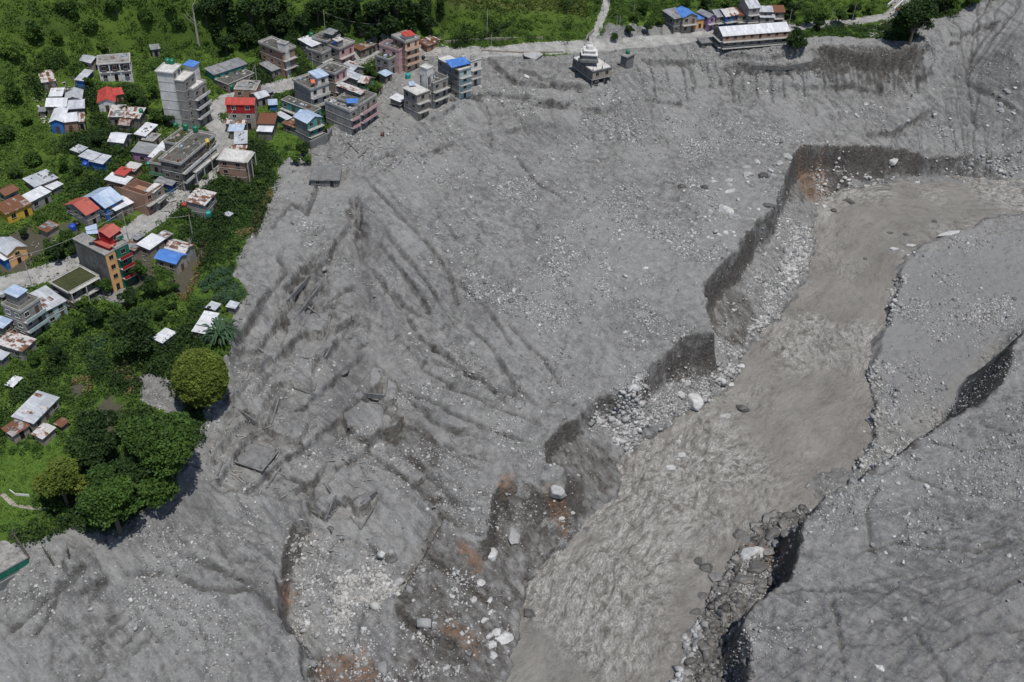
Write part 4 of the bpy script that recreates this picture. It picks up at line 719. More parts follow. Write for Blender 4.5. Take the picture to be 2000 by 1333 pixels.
def mark(mx, a, b, pad=.6):
    c = mx.translation; an = math.atan2(mx[1][0], mx[0][0]); R_ = math.hypot(a, b) / 2 + 2
    x0 = max(int((c.x - R_ - GX0) / CELL), 0); x1 = int((c.x + R_ - GX0) / CELL) + 2; y0 = max(int((c.y - R_ - GY0) / CELL), 0); y1 = int((c.y + R_ - GY0) / CELL) + 2
    X = XX[y0:y1, x0:x1] - c.x; Y = YY[y0:y1, x0:x1] - c.y; U = X * math.cos(an) + Y * math.sin(an); V_ = -X * math.sin(an) + Y * math.cos(an)
    HOUSEM[y0:y1, x0:x1] |= (abs(U) < a / 2 + pad) & (abs(V_) < b / 2 + pad)
def block(root, rm, mx, a, b, H, wall='conc', roof='flat', fl='grey', tin='tin', st=None, o=(), wm=None, frame=None):
    M = rm.inverted() @ mx; st = st or max(1, round(H / 2.75)); hs = H / st; x0, x1, y0, y1 = -a / 2, a / 2, -b / 2, b / 2; wl = W[wall]; o = set(o)
    B = lambda mb, n, m, lb=None: mb.build(n, m, root, M, lb)
    # walls
    m = MB(); zb = -2.2; top = H
    if 'open' in o:       # bare frame: columns, with only the back walls standing
        for i in range(max(2, int(a / 3) + 1)):
            for j in range(max(2, int(b / 3) + 1)):
                cx = x0 + .15 + (a - .3) * i / max(1, int(a / 3)); cy = y0 + .15 + (b - .3) * j / max(1, int(b / 3)); m.box(cx - .15, cx + .15, cy - .15, cy + .15, zb, H)
        m.box(x0, x1, y1 - .15, y1 - .01, zb, H); m.box(x0 + .2, x1 - .2, y0 + .3, y0 + .42, zb, H - hs)
    elif 'stilts' in o:
        m.box(x0, x1, y0, y1, hs, H); n = max(3, int(a / 2.6)); 
        for i in range(n + 1): cx = x0 + .15 + (a - .3) * i / n; m.box(cx - .14, cx + .14, y0 + .05, y0 + .33, zb, hs); m.box(cx - .14, cx + .14, y1 - .33, y1 - .05, zb, hs)
        m.box(x0 + .6, x1 - .6, y0 + 2.5, y1 - .4, zb, hs)
    elif 'nocap' in o:    # roofless shell
        m.box(x0, x1, y0, y0 + .2, zb, H); m.box(x0, x1, y1 - .2, y1, zb, H * .9); m.box(x0, x0 + .2, y0 + .2, y1 - .2, zb, H); m.box(x1 - .2, x1, y0 + .2, y1 - .2, zb, H * .85); m.box(-.1, .1, y0 + .2, y1 - .2, zb, H * .8); m.box(x0 + .2, x1 - .2, y0 + .2, y1 - .2, zb, H - 2.6)
    else: m.box(x0, x1, y0, y1, zb, H)
    if roof in ('gx', 'gy'):
        pk = (b if roof == 'gx' else a) * .5 * .42; e = -.05
        if roof == 'gx':
            for x in (x0, x1 - .12): q = len(m.v); m.v += [(x, y0, H), (x, y1, H), (x, 0, H + pk + e), (x + .12, y0, H), (x + .12, y1, H), (x + .12, 0, H + pk + e)]; m.f += [(q, q + 2, q + 1), (q + 3, q + 4, q + 5), (q, q + 3, q + 5, q + 2), (q + 1, q + 2, q + 5, q + 4)]
        else:
            for y in (y0, y1 - .12): q = len(m.v); m.v += [(x0, y, H), (x1, y, H), (0, y, H + pk + e), (x0, y + .12, H), (x1, y + .12, H), (0, y + .12, H + pk + e)]; m.f += [(q, q + 1, q + 2), (q + 3, q + 5, q + 4), (q, q + 2, q + 5, q + 3), (q + 1, q + 4, q + 5, q + 2)]
    B(m, 'wall', wl)
    if wm:                # a differently painted face on the right hand side
        m = MB(); m.box(x0 + .02, x1 + .03, y0 - .05, y0 - .004, wm[1] if len(wm) > 1 else 0, H); B(m, 'facade', W[wm[0]])
    # roof
    ov = .35
    if roof == 'flat' and 'nocap' not in o:
        m = MB(); s_ = .35 if 'ov' in o else .12; m.box(x0 - s_, x1 + s_, y0 - s_, y1 + s_, H, H + .16); B(m, 'roof_slab', M_SLAB if wall != 'mud' else W['mud'])
        m = MB(); m.box(x0 + .1, x1 - .1, y0 + .1, y1 - .1, H + .16, H + .19); r = B(m, 'roof', FL[fl])
        if 'nopar' not in o:
            m = MB(); ph = .55 if 'lowpar' not in o else .25; k = .14; z = H + .16
            m.box(x0 - s_, x1 + s_, y0 - s_, y0 - s_ + k, z, z + ph); m.box(x0 - s_, x1 + s_, y1 + s_ - k, y1 + s_, z, z + ph); m.box(x0 - s_, x0 - s_ + k, y0 - s_ + k, y1 + s_ - k, z, z + ph); m.box(x1 + s_ - k, x1 + s_, y0 - s_ + k, y1 + s_ - k, z, z + ph); B(m, 'parapet', W[wall] if wall in ('pink', 'white', 'orange', 'green', 'teal') else M_SLAB)
        if 'rebar' in o:
            for i in range(max(2, int(a / 3) + 1)):
                for j in range(max(2, int(b / 3.5) + 1)): m = MB(); cx = x0 + .2 + (a - .4) * i / max(1, int(a / 3)); cy = y0 + .2 + (b - .4) * j / max(1, int(b / 3.5)); hh = random.uniform(.5, 1.1); m.box(cx - .13, cx + .13, cy - .13, cy + .13, H + .16, H + hh); m.box(cx - .03, cx + .03, cy - .03, cy + .03, H + hh, H + hh + .8); B(m, 'column_stub', M_SLAB if wall != 'mud' else W['mud'])
        if 'junk' in o:
            for i in range(min(int(a * b / 6) + 3, 12)): m = MB(); cx = random.uniform(x0 + .8, x1 - .8); cy = random.uniform(y0 + .8, y1 - .8); q = random.uniform(.2, .6); m.box(cx - q, cx + q, cy - q * .6, cy + q * .6, H + .2, H + .2 + random.uniform(.1, .7)); B(m, 'stored_goods', random.choice([M_SLAB, T['rusty'], T['lblue'], W['timber'], W['timber'], FL['moss'], W['stone'], T['grey']]))
    elif roof == 'shed':
        m = MB(); dz = b * .10; m.poly([(x0 - ov, y0 - ov, H + .05), (x1 + ov, y0 - ov, H + .05), (x1 + ov, y1 + ov, H + .05 + dz), (x0 - ov, y1 + ov, H + .05 + dz)]); m2 = MB(); m2.box(x0, x1, y1 - .14, y1, H, H + dz * .95); B(m2, 'gable_wall', wl); r = B(m, 'roof', T[tin])
    elif roof in ('gx', 'gy'):
        m = MB()
        if roof == 'gx': e = ov * .42; m.poly([(x0 - ov, y0 - ov, H - e), (x1 + ov, y0 - ov, H - e), (x1 + ov, 0, H + pk + .02), (x0 - ov, 0, H + pk + .02)]); m.poly([(x1 + ov, y1 + ov, H - e), (x0 - ov, y1 + ov, H - e), (x0 - ov, .01, H + pk + .03), (x1 + ov, .01, H + pk + .03)])
        else: e = ov * .42; m.poly([(x0 - ov, y1 + ov, H - e), (x0 - ov, y0 - ov, H - e), (0, y0 - ov, H + pk + .02), (0, y1 + ov, H + pk + .02)]); m.poly([(x1 + ov, y0 - ov, H - e), (x1 + ov, y1 + ov, H - e), (.01, y1 + ov, H + pk + .03), (.01, y0 - ov, H + pk + .03)])
        r = B(m, 'roof', T[tin])
    if 'stones' in o or 'sheets' in o:
        m = MB(); pkz = H + .1
        for i in range(9 if 'stones' in o else 5):
            cx = random.uniform(x0 + .5, x1 - .5); cy = random.uniform(y0 + .5, y1 - .5); zz = H + (b * .10 * (cy - y0) / b if roof == 'shed' else (pk * (1 - abs(cy if roof == 'gx' else cx) / ((b if roof == 'gx' else a) / 2)) if roof in ('gx', 'gy') else .2)) + .08; q = random.uniform(.12, .25)
            if 'stones' in o: m.box(cx - q, cx + q, cy - q, cy + q * .7, zz, zz + q)
            else: m.box(cx - .5, cx + .4, cy - .9, cy + .9, zz, zz + .06)
        B(m, 'roof_weight' if 'stones' in o else 'patch_sheet', M_ROCK if 'stones' in o else T[random.choice(['rusty', 'wrust', 'grey'])])
    # floor bands, balconies
    if st > 1 and 'noband' not in o and 'nocap' not in o:
        m = MB()
        for k in range(1, st): m.box(x0 - .06, x1 + .06, y0 - .06, y1 + .06, k * hs - .12, k * hs + .06)
        B(m, 'floor_slab', M_SLAB)
    lv = range(1, st) if st > 1 else []
    for side in ('f', 's'):
        if 'bal' + side in o:
            for k in lv:
                z = k * hs - .10; d = 1.15; m = MB()
                if side == 'f': m.box(x0, x1, y0 - d, y0 - .07, z, z + .15)
                else: m.box(x0 - d, x0 - .07, y0, y1, z, z + .15)
                bo = B(m, 'balcony', M_SLAB); m = MB()
                pz = z + .15; ph = .8
                if 'solid' in o:
                    if side == 'f': m.box(x0, x1, y0 - d, y0 - d + .1, pz, pz + ph)
                    else: m.box(x0 - d, x0 - d + .1, y0, y1, pz, pz + ph)
                    rr = m.build('balcony_front', W['white'] if 'wsolid' in o else (W[frame] if frame else wl), bo, M)
                else:
                    n = max(3, int((a if side == 'f' else b) / .7))
                    if side == 'f': m.box(x0, x1, y0 - d, y0 - d + .06, pz + ph - .07, pz + ph)
                    else: m.box(x0 - d, x0 - d + .06, y0, y1, pz + ph - .07, pz + ph)
                    for i in range(n + 1):
                        q = i / n
                        if side == 'f': cx = x0 + .03 + (a - .06) * q; m.box(cx - .025, cx + .025, y0 - d, y0 - d + .05, pz, pz + ph - .07)
                        else: cy = y0 + .03 + (b - .06) * q; m.box(x0 - d, x0 - d + .05, cy - .025, cy + .025, pz, pz + ph - .07)
                    m.build('railing', M_RAIL, bo, M)
    if 'cols' in o:
        m = MB(); n = max(2, int(a / 3))
        for i in range(n + 1): cx = x0 + .15 + (a - .3) * i / n; m.box(cx - .12, cx + .12, y0 - 1.1, y0 - .86, -2, H)
        m.box(x0, x1, y0 - 1.15, y0 - .1, H - .001, H + .12); B(m, 'porch', M_SLAB)
    # windows and a door, each a part
    if 'nowin' not in o and H > 1.7:
        FM = M_WFRAME if 'wwin' in o else M_FRAME
        def window(face, c, zc, ww, wh, door=False):
            m = MB(); g_ = MB(); t_ = .07
            def put(mb, u0, u1, z0_, z1_, d0, d1):
                if face == 'f': mb.box(u0, u1, y0 - d1, y0 - d0, z0_, z1_)
                else: mb.box(x0 - d1, x0 - d0, u0, u1, z0_, z1_)
            put(m, c - ww / 2 - t_, c - ww / 2, zc - wh / 2, zc + wh / 2, -.02, .08); put(m, c + ww / 2, c + ww / 2 + t_, zc - wh / 2, zc + wh / 2, -.02, .08); put(m, c - ww / 2 - t_, c + ww / 2 + t_, zc + wh / 2, zc + wh / 2 + t_, -.02, .08); put(m, c - ww / 2 - t_ - .05, c + ww / 2 + t_ + .05, zc - wh / 2 - t_, zc - wh / 2, -.02, .14)
            if not door: put(m, c - .02, c + .02, zc - wh / 2, zc + wh / 2, .035, .07)
            fo = B(m, 'door' if door else 'window', M_DOOR if door else FM); put(g_, c - ww / 2, c + ww / 2, zc - wh / 2, zc + wh / 2, -.01, .055 if wm else .03); g_.build('door_leaf' if door else 'pane', M_DOOR if (door and random.random() < .5) else M_GLASS, fo, M)
        for face, L_ in (('f', a), ('s', b)):
            if 'blind' + face in o: continue
            n = max(1, int(L_ / 2.7)); n = min(n, 8)
            for k in range(st):
                for i in range(n):
                    c = -L_ / 2 + L_ * (i + .5) / n; dr = (k == 0 and i == n // 2 and face == 'f') or ('bal' + face in o and i == n // 2 and n > 1)
                    zc = k * hs + (1.0 if dr else hs * .55); wh = 1.9 if dr else min(1.15, hs * .42); ww = .85 if dr else min(1.15, L_ / n * .5)
                    if face == 's' and random.random() < .25: continue
                    window(face, c, zc, ww, wh, dr)
    return M
NB = 0
def house(name, label, blocks, cat="house", group=None, z0=None):
    """blocks: list of (T, TL, TR, H, options) read off the roof corners in the photo"""
    global NB; root = bpy.data.objects.new(name, None); col.objects.link(root); rm = None
    for bl in blocks:
        T_, TL, TR, H, kw = bl; kw = dict(kw); g0 = kw.pop('g', None); mx, a, b, g = frame_px(T_, TL, TR, H + (g0 or 0))
        if g0: mx = mx @ Matrix.Translation((0, 0, g0))
        if rm is None: rm = mx.copy(); root.matrix_world = rm
        block(root, rm, mx, a, b, H, **kw); mark(mx, a, b)
    tag(root, label, cat, group); NB += 1; return root
H_ = house
D = dict
# ---- the upper left group
H_("ruined_house", "two storey concrete shell house with a tin lean-to, highest on the left slope", [((190,128),(188,111),(254,124),5.2,D(wall='white',o=('open','lowpar','junk'),fl='grey')),((177,122),(163,113),(187,111),3.5,D(wall='stone',roof='gy',tin='tin'))])
H_("hut", "tiny stilted hut alone on the slope left of the dark thicket", [((296,97),(294,90),(311,95),2.6,D(wall='timber',roof='shed',tin='grey'))], "hut")
H_("shed", "weathered shed with two overlapping tin sheets beside the dark open ruin", [((83,161),(83,144),(106,155),2.8,D(wall='timber',roof='shed',tin='wrust'))], "shed")
H_("ruined_house", "dark roofless ruin between the overlapping tin shed and the blue sided shed", [((110,178),(111,152),(147,173),2.8,D(wall='dark',o=('nocap','nowin'),fl='dark'))])
H_("shed", "narrow tin shed with a blue side wall right of the dark ruin", [((162,158),(151,154),(173,138),3,D(wall='blue',roof='shed',tin='tin'))], "shed")
H_("shed", "small square pale tin roof left of the gabled shed", [((97,188),(98,176),(119,189),2.6,D(wall='timber',roof='shed',tin='white',o=('blindf',)))], "shed")
H_("house", "grey gabled tin house with a blue ridge, facing down the slope", [((127,195),(130,178),(158,193),3,D(wall='timber',roof='gy',tin='tin'))])
H_("house", "long low pale tin roofed house behind the white cross gabled one", [((90,207),(96,191),(127,208),2.9,D(wall='timber',roof='gx',tin='white')),((130,212),(128,196),(163,212),2.9,D(wall='timber',roof='gx',tin='tin'))])
H_("house", "white cross gabled tin house with brick front and blue trim", [((97,238),(103,208),(120,240),3.6,D(wall='blue',roof='gy',tin='white')),((120,238),(118,222),(150,236),3.4,D(wall='brick',roof='gx',tin='white'))])
H_("shed", "cream roofed lean-to right of the white cross gabled house", [((152,238),(151,225),(164,237),2.8,D(wall='stone',roof='shed',tin='wrust'))], "shed")
H_("shed", "very small tin shelter standing alone at the left edge of the upper houses", [((76,218),(79,212),(87,217),1.7,D(wall='timber',roof='shed',tin='grey',o=('nowin',)))], "shed")
H_("house", "bright red roofed house with a side wing on the green slope", [((191,200),(188,177),(223,200),3.2,D(wall='white',roof='gy',tin='red')),((224,185),(213,174),(240,184),3,D(wall='brick',roof='gx',tin='red'))])
H_("house", "long white rust streaked sheds in three joined roofs below the red roofed house", [((213,228),(218,210),(237,229),3,D(wall='timber',roof='shed',tin='wrust',o=('sheets',))),((238,229),(241,212),(267,236),3,D(wall='timber',roof='shed',tin='wrust',o=('sheets',))),((232,242),(240,231),(250,245),2.8,D(wall='timber',roof='gx',tin='rusty'))])
H_("shed", "silver gabled shed alone on the slope below the streaked sheds", [((240,278),(215,272),(250,261),2.8,D(wall='conc',roof='gy',tin='white'))], "shed")
H_("shed", "small grey tin canopy, upper left of the pair of blue sided sheds", [((155,298),(143,292),(165,288),1.9,D(wall='timber',roof='shed',tin='tin',o=('nowin',)))], "shed")
H_("shed", "left one of the two blue sided tin sheds by the round blue tank", [((180,313),(161,304),(190,300),2.7,D(wall='blue',roof='shed',tin='tin'))], "shed")
H_("shed", "right one of the two blue sided tin sheds by the round blue tank", [((200,320),(179,314),(210,305),2.7,D(wall='blue',roof='shed',tin='tin'))], "shed")
H_("tower_house", "tall white terraced concrete tower house stepping down toward the road", [((377,178),(361,172),(398,160),12,D(wall='conc',fl='pale',st=4,o=('balf','solid','wsolid','blinds'))),((358,161),(341,155),(374,142),15,D(wall='conc',fl='pale',st=5,o=('blinds','lowpar'))),((336,144),(308,138),(346,128),17,D(wall='white',fl='pale',st=6,o=('blinds','ov','lowpar'))),((405,218),(392,223),(414,207),3.2,D(wall='white',roof='shed',tin='lblue'))])
H_("canopy", "blue tin canopy at the top of the white tower house", [((376,131),(361,127),(385,122),16.5,D(wall='white',roof='shed',tin='blue',o=('stilts','nowin'),st=6))], "canopy")
H_("house", "long tin roofed house with teal walls left of the brick block", [((418,146),(410,134),(475,122),3,D(wall='teal',roof='shed',tin='grey',wm=('teal',)))])
H_("house", "low mossy roofed row house just below the long teal walled one", [((445,166),(427,153),(490,141),3,D(wall='timber',fl='dark',o=('nopar','junk')))])
H_("house", "flat roofed concrete house weighted with planks, behind the red roof by the road", [((457,175),(469,157),(500,176),3,D(wall='brick',fl='grey',o=('nopar','junk')))])
H_("house", "bright red gabled house with red upper walls on a tall stone storey by the road", [((441,203),(443,190),(495,205),8.2,D(wall='stone',roof='gx',tin='red',st=3,wm=('red',5.2),o=('noband','wwin')))])
H_("shed", "rust streaked tin shack below the red gabled house", [((441,242),(444,228),(478,243),3,D(wall='timber',roof='shed',tin='wrust',o=('sheets',)))], "shed")
H_("shed", "small bluish tin shack, second below the red gabled house", [((447,256),(449,245),(473,257),2.8,D(wall='timber',roof='shed',tin='lblue'))], "shed")
H_("shed", "patched tin shack with tarpaulins just above the white roofed brick block", [((459,281),(460,261),(481,280),2.8,D(wall='timber',roof='shed',tin='tin',o=('sheets','stones')))], "shed")
H_("shed", "narrow ribbed tin lean-to touching the white roofed brick block", [((453,293),(454,286),(479,294),2.4,D(wall='timber',roof='shed',tin='wrust',o=('nowin',)))], "shed")
H_("house", "brick block with a bright white flat roof at the bend of the road", [((476,318),(426,311),(489,297),7.2,D(wall='brick',fl='pale',st=3,o=('nopar','ov','cols')))])
H_("shed", "brown rusty roofed shed between the red gabled house and the lawn", [((504,241),(509,225),(535,242),3.2,D(wall='timber',roof='shed',tin='rust'))], "shed")
H_("shed", "low white sheet roof in front of the brown rusty shed", [((503,256),(508,243),(529,258),2.6,D(wall='timber',roof='shed',tin='white',o=('nowin',)))], "shed")
H_("shed", "grey gabled sheds in a row behind the red gabled house", [((504,192),(500,180),(518,182),3,D(wall='conc',roof='gx',tin='tin')),((516,183),(512,175),(530,175),3,D(wall='conc',roof='gx',tin='grey'))], "shed")
H_("kiosk", "small blue box kiosk among shrubs above the teal house", [((526,205),(526,197),(540,204),2.2,D(wall='blue',roof='shed',tin='lblue',o=('nowin',)))], "kiosk")
# ---- the upper village
H_("house", "brick and concrete block with a stair hut on its dark roof at the forest edge", [((551,103),(506,85),(576,94),8.6,D(wall='brick',fl='dark',st=3,o=('balf','ov','junk'))),((557,88),(542,84),(563,84),11,D(wall='white',fl='grey',st=4,o=('nowin','lowpar')))])
H_("shed", "wide grey tin lean-to at the foot of the brick block by the forest", [((531,139),(508,128),(576,123),3.2,D(wall='timber',roof='shed',tin='grey'))], "shed")
H_("house", "white tin roofed house at the left of the hilltop cluster", [((609,91),(588,79),(626,82),5,D(wall='conc',roof='shed',tin='white',st=2))])
H_("house", "mossy concrete house with low roof sheds topping the hilltop cluster", [((638,84),(616,72),(657,68),6,D(wall='dark',fl='dark',st=2,o=('junk','rebar'))),((648,68),(634,64),(656,60),8,D(wall='dark',roof='shed',tin='grey',st=3,o=('nowin',)))])
H_("house", "dark roofed concrete house in front of the mossy hilltop one", [((628,107),(602,95),(642,97),5.6,D(wall='conc',fl='dark',st=2,o=('balf','junk')))])
H_("house", "concrete house with pinkish roof edges and a blue tank", [((662,97),(642,88),(688,83),6.5,D(wall='conc',fl='grey',st=2,o=('balf','ov'),wm=('pink',))),((659,81),(651,78),(670,77),8.6,D(wall='conc',roof='shed',tin='wrust',st=3,o=('nowin',)))])
H_("house", "low rust patched roofs beside the upper road", [((704,99),(690,88),(722,86),3,D(wall='timber',roof='shed',tin='rusty',o=('sheets','stones'))),((722,90),(714,84),(736,84),2.6,D(wall='dark',fl='dark',o=('nopar','junk')))])
H_("hut", "tiny grey hut at the forest edge above the upper road", [((702,58),(697,52),(714,54),2.4,D(wall='timber',roof='shed',tin='grey',o=('nowin',)))], "hut")
H_("house", "four storey peach fronted house with a red strip of roof at the village top", [((791,84),(768,72),(817,75),10.2,D(wall='brick',fl='grey',st=4,o=('balf','ov','solid'),frame='peach',wm=('peach',))),((793,72),(782,66),(811,69),12,D(wall='white',roof='shed',tin='red',st=4,o=('nowin',)))])
H_("house", "dark mossy concrete house attached left of the peach fronted one", [((779,101),(745,87),(790,90),7.8,D(wall='pink',fl='dark',st=3,o=('rebar','junk')))])
H_("house", "mossy topped round cornered concrete house by the mud street", [((759,119),(734,110),(775,109),5.2,D(wall='conc',fl='moss',st=2,o=('junk',)))])
H_("kiosk", "little white and blue roofed stall at the top of the mud street", [((753,149),(742,143),(764,143),2.8,D(wall='timber',roof='shed',tin='lblue'))], "kiosk")
H_("house", "three storey pale walled house at the lip of the mud", [((814,186),(787,173),(838,178),8.8,D(wall='conc',fl='pale',st=3,o=('balf','ov','nopar'),wm=('stone',)))])
H_("house", "terraced concrete house with roof plants right of the pale walled one", [((846,164),(820,153),(876,153),8.6,D(wall='conc',fl='dark',st=3,o=('balf','junk','lowpar','rebar'))),((836,152),(820,147),(848,145),11,D(wall='dark',fl='grey',st=4,o=('junk',)))])
H_("tank_tower", "small white tank tower between the terraced houses", [((834,137),(822,131),(844,131),13.5,D(wall='white',fl='pale',st=4,o=('nowin','lowpar','noband')))], "tower")
H_("house", "tall house under a bright blue tarpaulin roof at the top of the debris", [((897,139),(860,114),(916,130),9.6,D(wall='conc',fl='pale',st=4,o=('balf','lowpar','ov'),wm=('aqua',))),((919,122),(905,112),(938,115),8.4,D(wall='white',fl='grey',st=3,o=('balf','lowpar','junk')))])
H_("house", "white fronted four storey house with an orange tarp on its grey roof", [((606,176),(573,158),(640,164),8.6,D(wall='conc',fl='dark',st=3,o=('balf','ov','solid','wsolid','junk','blinds'),wm=('white',))),((620,153),(603,144),(641,147),11.2,D(wall='white',roof='shed',tin='lblue',st=4,o=('blinds',)))])
H_("house", "pinkish concrete block with a sooty flat roof in the middle of the village", [((653,146),(624,135),(672,131),9,D(wall='stone',fl='dark',st=3,o=('balf','ov','junk'),wm=('pink',)))])
H_("house", "row of small tin roofs in front of the sooty roofed block", [((686,142),(673,131),(702,129),4.4,D(wall='conc',roof='gy',tin='tin')),((679,133),(671,127),(690,123),4.6,D(wall='conc',roof='shed',tin='wrust'))])
H_("house", "plain grey concrete box with a corrugated roof beside the green gabled shed", [((697,156),(672,147),(706,148),5,D(wall='conc',roof='shed',tin='tin',st=2,o=('blinds',)))])
H_("shed", "pale green gabled shed at the back of the terraced block", [((717,163),(705,156),(722,150),4.6,D(wall='green',roof='gy',tin='wrust'))], "shed")
H_("house", "terraced block with pink balconies and a small blue tarp above the mud", [((683,220),(636,199),(696,212),7.6,D(wall='conc',fl='grey',st=3,o=('balf','solid','junk','blinds'),frame='pink')),((702,208),(664,191),(727,185),8,D(wall='conc',fl='dark',st=3,o=('balf','solid','junk'),frame='pink')),((704,184),(660,172),(712,178),8.4,D(wall='dark',roof='shed',tin='wrust',st=3,o=('sheets',)))])
H_("house", "long teal fronted two storey row under a mossy flat roof", [((612,220),(548,196),(628,213),5.2,D(wall='teal',fl='dark',st=2,o=('bals','junk','nopar')))])
H_("house", "teal and blue house with a white and blue gable roof beside the lawn", [((600,240),(575,227),(628,228),7.2,D(wall='conc',roof='gy',tin='lblue',st=3,o=('balf','blinds'),wm=('teal',)))])
H_("shed", "dull sheds squeezed between the lawn and the teal row", [((575,249),(556,240),(584,237),2.8,D(wall='timber',roof='shed',tin='rusty')),((560,234),(543,224),(566,229),3,D(wall='teal',roof='shed',tin='tin'))], "shed")
H_("shed", "white tin lean-to on the mud street beside the pale walled house", [((781,199),(768,190),(786,189),2.8,D(wall='timber',roof='shed',tin='white',o=('stilts','nowin'),st=2))], "shed")
H_("ruined_house", "collapsed brick and tin sheds behind the peach fronted house", [((834,90),(817,82),(853,83),2.4,D(wall='brick',roof='shed',tin='rusty',o=('sheets','stones'))),((847,82),(833,76),(856,77),2,D(wall='stone',roof='shed',tin='wrust',o=('sheets',)))])
# ---- middle left
H_("shed", "narrow tin roof covered with dark stones below the white tower house", [((283,266),(267,261),(301,244),3,D(wall='timber',roof='shed',tin='white',o=('stones','sheets')))], "shed")
H_("ruined_house", "half fallen mossy stone shed under the stone weighted roof", [((299,277),(278,272),(311,263),2.6,D(wall='stone',fl='grey',o=('nopar','junk')))])
H_("house", "wide grey ribbed tin roof over magenta boards", [((293,302),(260,297),(303,284),3.2,D(wall='violet',roof='shed',tin='grey'))])
H_("house", "silver tin roofed house with rubble on it right of the magenta one", [((316,311),(294,306),(339,281),3.8,D(wall='conc',roof='shed',tin='white',o=('stones',)))])
H_("house", "long dark mottled block with curved white balcony edges along the road", [((352,322),(325,304),(400,262),8.4,D(wall='dark',fl='dark',st=3,o=('balf','solid','wsolid','junk','rebar','ov'))),((345,285),(325,276),(372,258),7.0,D(wall='dark',fl='moss',st=2,o=('junk','rebar')))])
H_("house", "green banded house with an open gallery under the mottled block", [((339,328),(293,319),(360,306),5.4,D(wall='dark',fl='moss',st=2,o=('bals','solid','balf'),frame='green'))])
H_("house", "small pale screed terrace with white balusters beside the road", [((376,337),(360,325),(410,297),4,D(wall='dark',fl='pale',st=1,o=('cols',)))])
H_("unfinished_house", "unfinished roofless brick house with bare column stubs by the road", [((281,382),(239,361),(307,357),6.4,D(wall='brick',st=2,o=('nocap','balf','blinds'))),((300,378),(288,370),(311,360),5.6,D(wall='conc',fl='pale',st=2,o=('balf','nopar','rebar')))])
H_("shed", "white tin roof behind the unfinished brick house", [((244,360),(209,352),(254,347),3.2,D(wall='brick',roof='shed',tin='white'))], "shed")
H_("shed", "little red roof behind the unfinished brick house", [((242,343),(227,338),(252,331),3.6,D(wall='brick',roof='shed',tin='red',o=('nowin',))),((262,334),(245,329),(271,321),3,D(wall='brick',roof='shed',tin='wrust',o=('nowin',)))], "shed")
H_("shed", "blue walled shed with a grey roof right of the unfinished brick house", [((335,362),(307,355),(340,353),2.6,D(wall='blue',roof='shed',tin='grey'))], "shed")
H_("house", "long blue edged white roofed house behind the faded red roof", [((205,405),(162,385),(237,386),4.6,D(wall='blue',roof='gx',tin='lblue'))])
H_("house", "faded red gabled house joined to the blue walled one", [((168,419),(128,399),(190,406),4.2,D(wall='conc',roof='gx',tin='brick'))])
H_("house", "plain white sheet roof at the right end of the blue walled house", [((226,411),(210,400),(257,395),3.2,D(wall='timber',roof='shed',tin='white'))])
H_("shed", "silver sheet roof with a ragged dark hole at the far left", [((68,365),(52,351),(108,346),2.8,D(wall='timber',roof='shed',tin='tin',o=('stones',)))], "shed")
H_("shed", "thin white roofed shed right of the ragged silver one", [((102,370),(91,365),(120,360),2,D(wall='timber',roof='shed',tin='white',o=('nowin',)))], "shed")
H_("shed", "clean silver roofed concrete shed in the row at the far left", [((58,395),(43,386),(95,374),3,D(wall='conc',roof='shed',tin='white'))], "shed")
H_("house", "rust brown roofed house with yellow doors at the left edge", [((12,418),(-10,405),(60,399),3,D(wall='yellow',roof='shed',tin='rusty'))])
H_("house", "small rusty gabled house above the yellow doored one", [((10,381),(-5,372),(32,369),3,D(wall='conc',roof='gx',tin='rust'))])
H_("hut", "low rusty tin hut in the garden above the mossy roofed block", [((92,453),(79,445),(111,439),2.2,D(wall='stone',roof='shed',tin='rusty',o=('nowin','sheets')))], "hut")
H_("house", "orange gabled house with a grey roof at the left edge of the road", [((14,497),(-16,480),(50,481),4.2,D(wall='orange',roof='gy',tin='tin')),])
H_("shed", "little blue shed in front of the orange gabled house", [((9,508),(-8,498),(21,501),3,D(wall='blue',roof='shed',tin='white',o=('nowin',)))], "shed")
H_("tower_house", "tall orange fronted tower house with green balconies and red roofs", [((205,500),(144,468),(224,489),10.8,D(wall='dark',fl='grey',st=4,o=('lowpar','blinds','noband'),wm=('orange',))),((226,488),(209,476),(248,475),11.2,D(wall='dgreen',fl='grey',st=4,o=('balf','solid','blinds'),frame='red',wm=('dgreen',))),((216,470),(203,462),(240,459),12.9,D(wall='dgreen',fl='grey',st=5,o=('blinds','lowpar'),wm=('dgreen',),frame='red')),((213,462),(189,452),(231,447),14.6,D(wall='red',roof='gx',tin='brick',st=5,o=('blinds',))),((213,484),(188,473),(220,477),11.9,D(wall='red',roof='shed',tin='brick',st=5,o=('nowin',)))])
H_("house", "mossy black flat roofed building across from the orange tower", [((133,572),(98,553),(191,541),5.4,D(wall='dark',fl='moss',st=2,o=('cols','balf','lowpar','ov')))])
H_("house", "three storey house with pale aqua balconies at the lower left edge", [((40,612),(0,600),(82,588),8.2,D(wall='conc',fl='dark',st=3,o=('balf','solid','wwin','rebar'),frame='aqua')),((33,580),(12,571),(49,567),11.0,D(wall='conc',roof='shed',tin='lblue',st=4,o=('nowin',)))])
H_("house", "silver and rust roofed house between the aqua balconied and the mossy roofed ones", [((86,609),(56,582),(122,585),4.2,D(wall='aqua',roof='shed',tin='tin',o=('sheets',)))])
H_("house", "grey blue roofed house cut by the left edge below the aqua balconies", [((5,640),(-20,625),(12,624),5,D(wall='dark',roof='shed',tin='lblue',st=2))])
H_("house", "low rusty white roofed house in front of the aqua balconied one", [((43,686),(-2,672),(64,663),3,D(wall='conc',roof='shed',tin='wrust',o=('stones',)))])
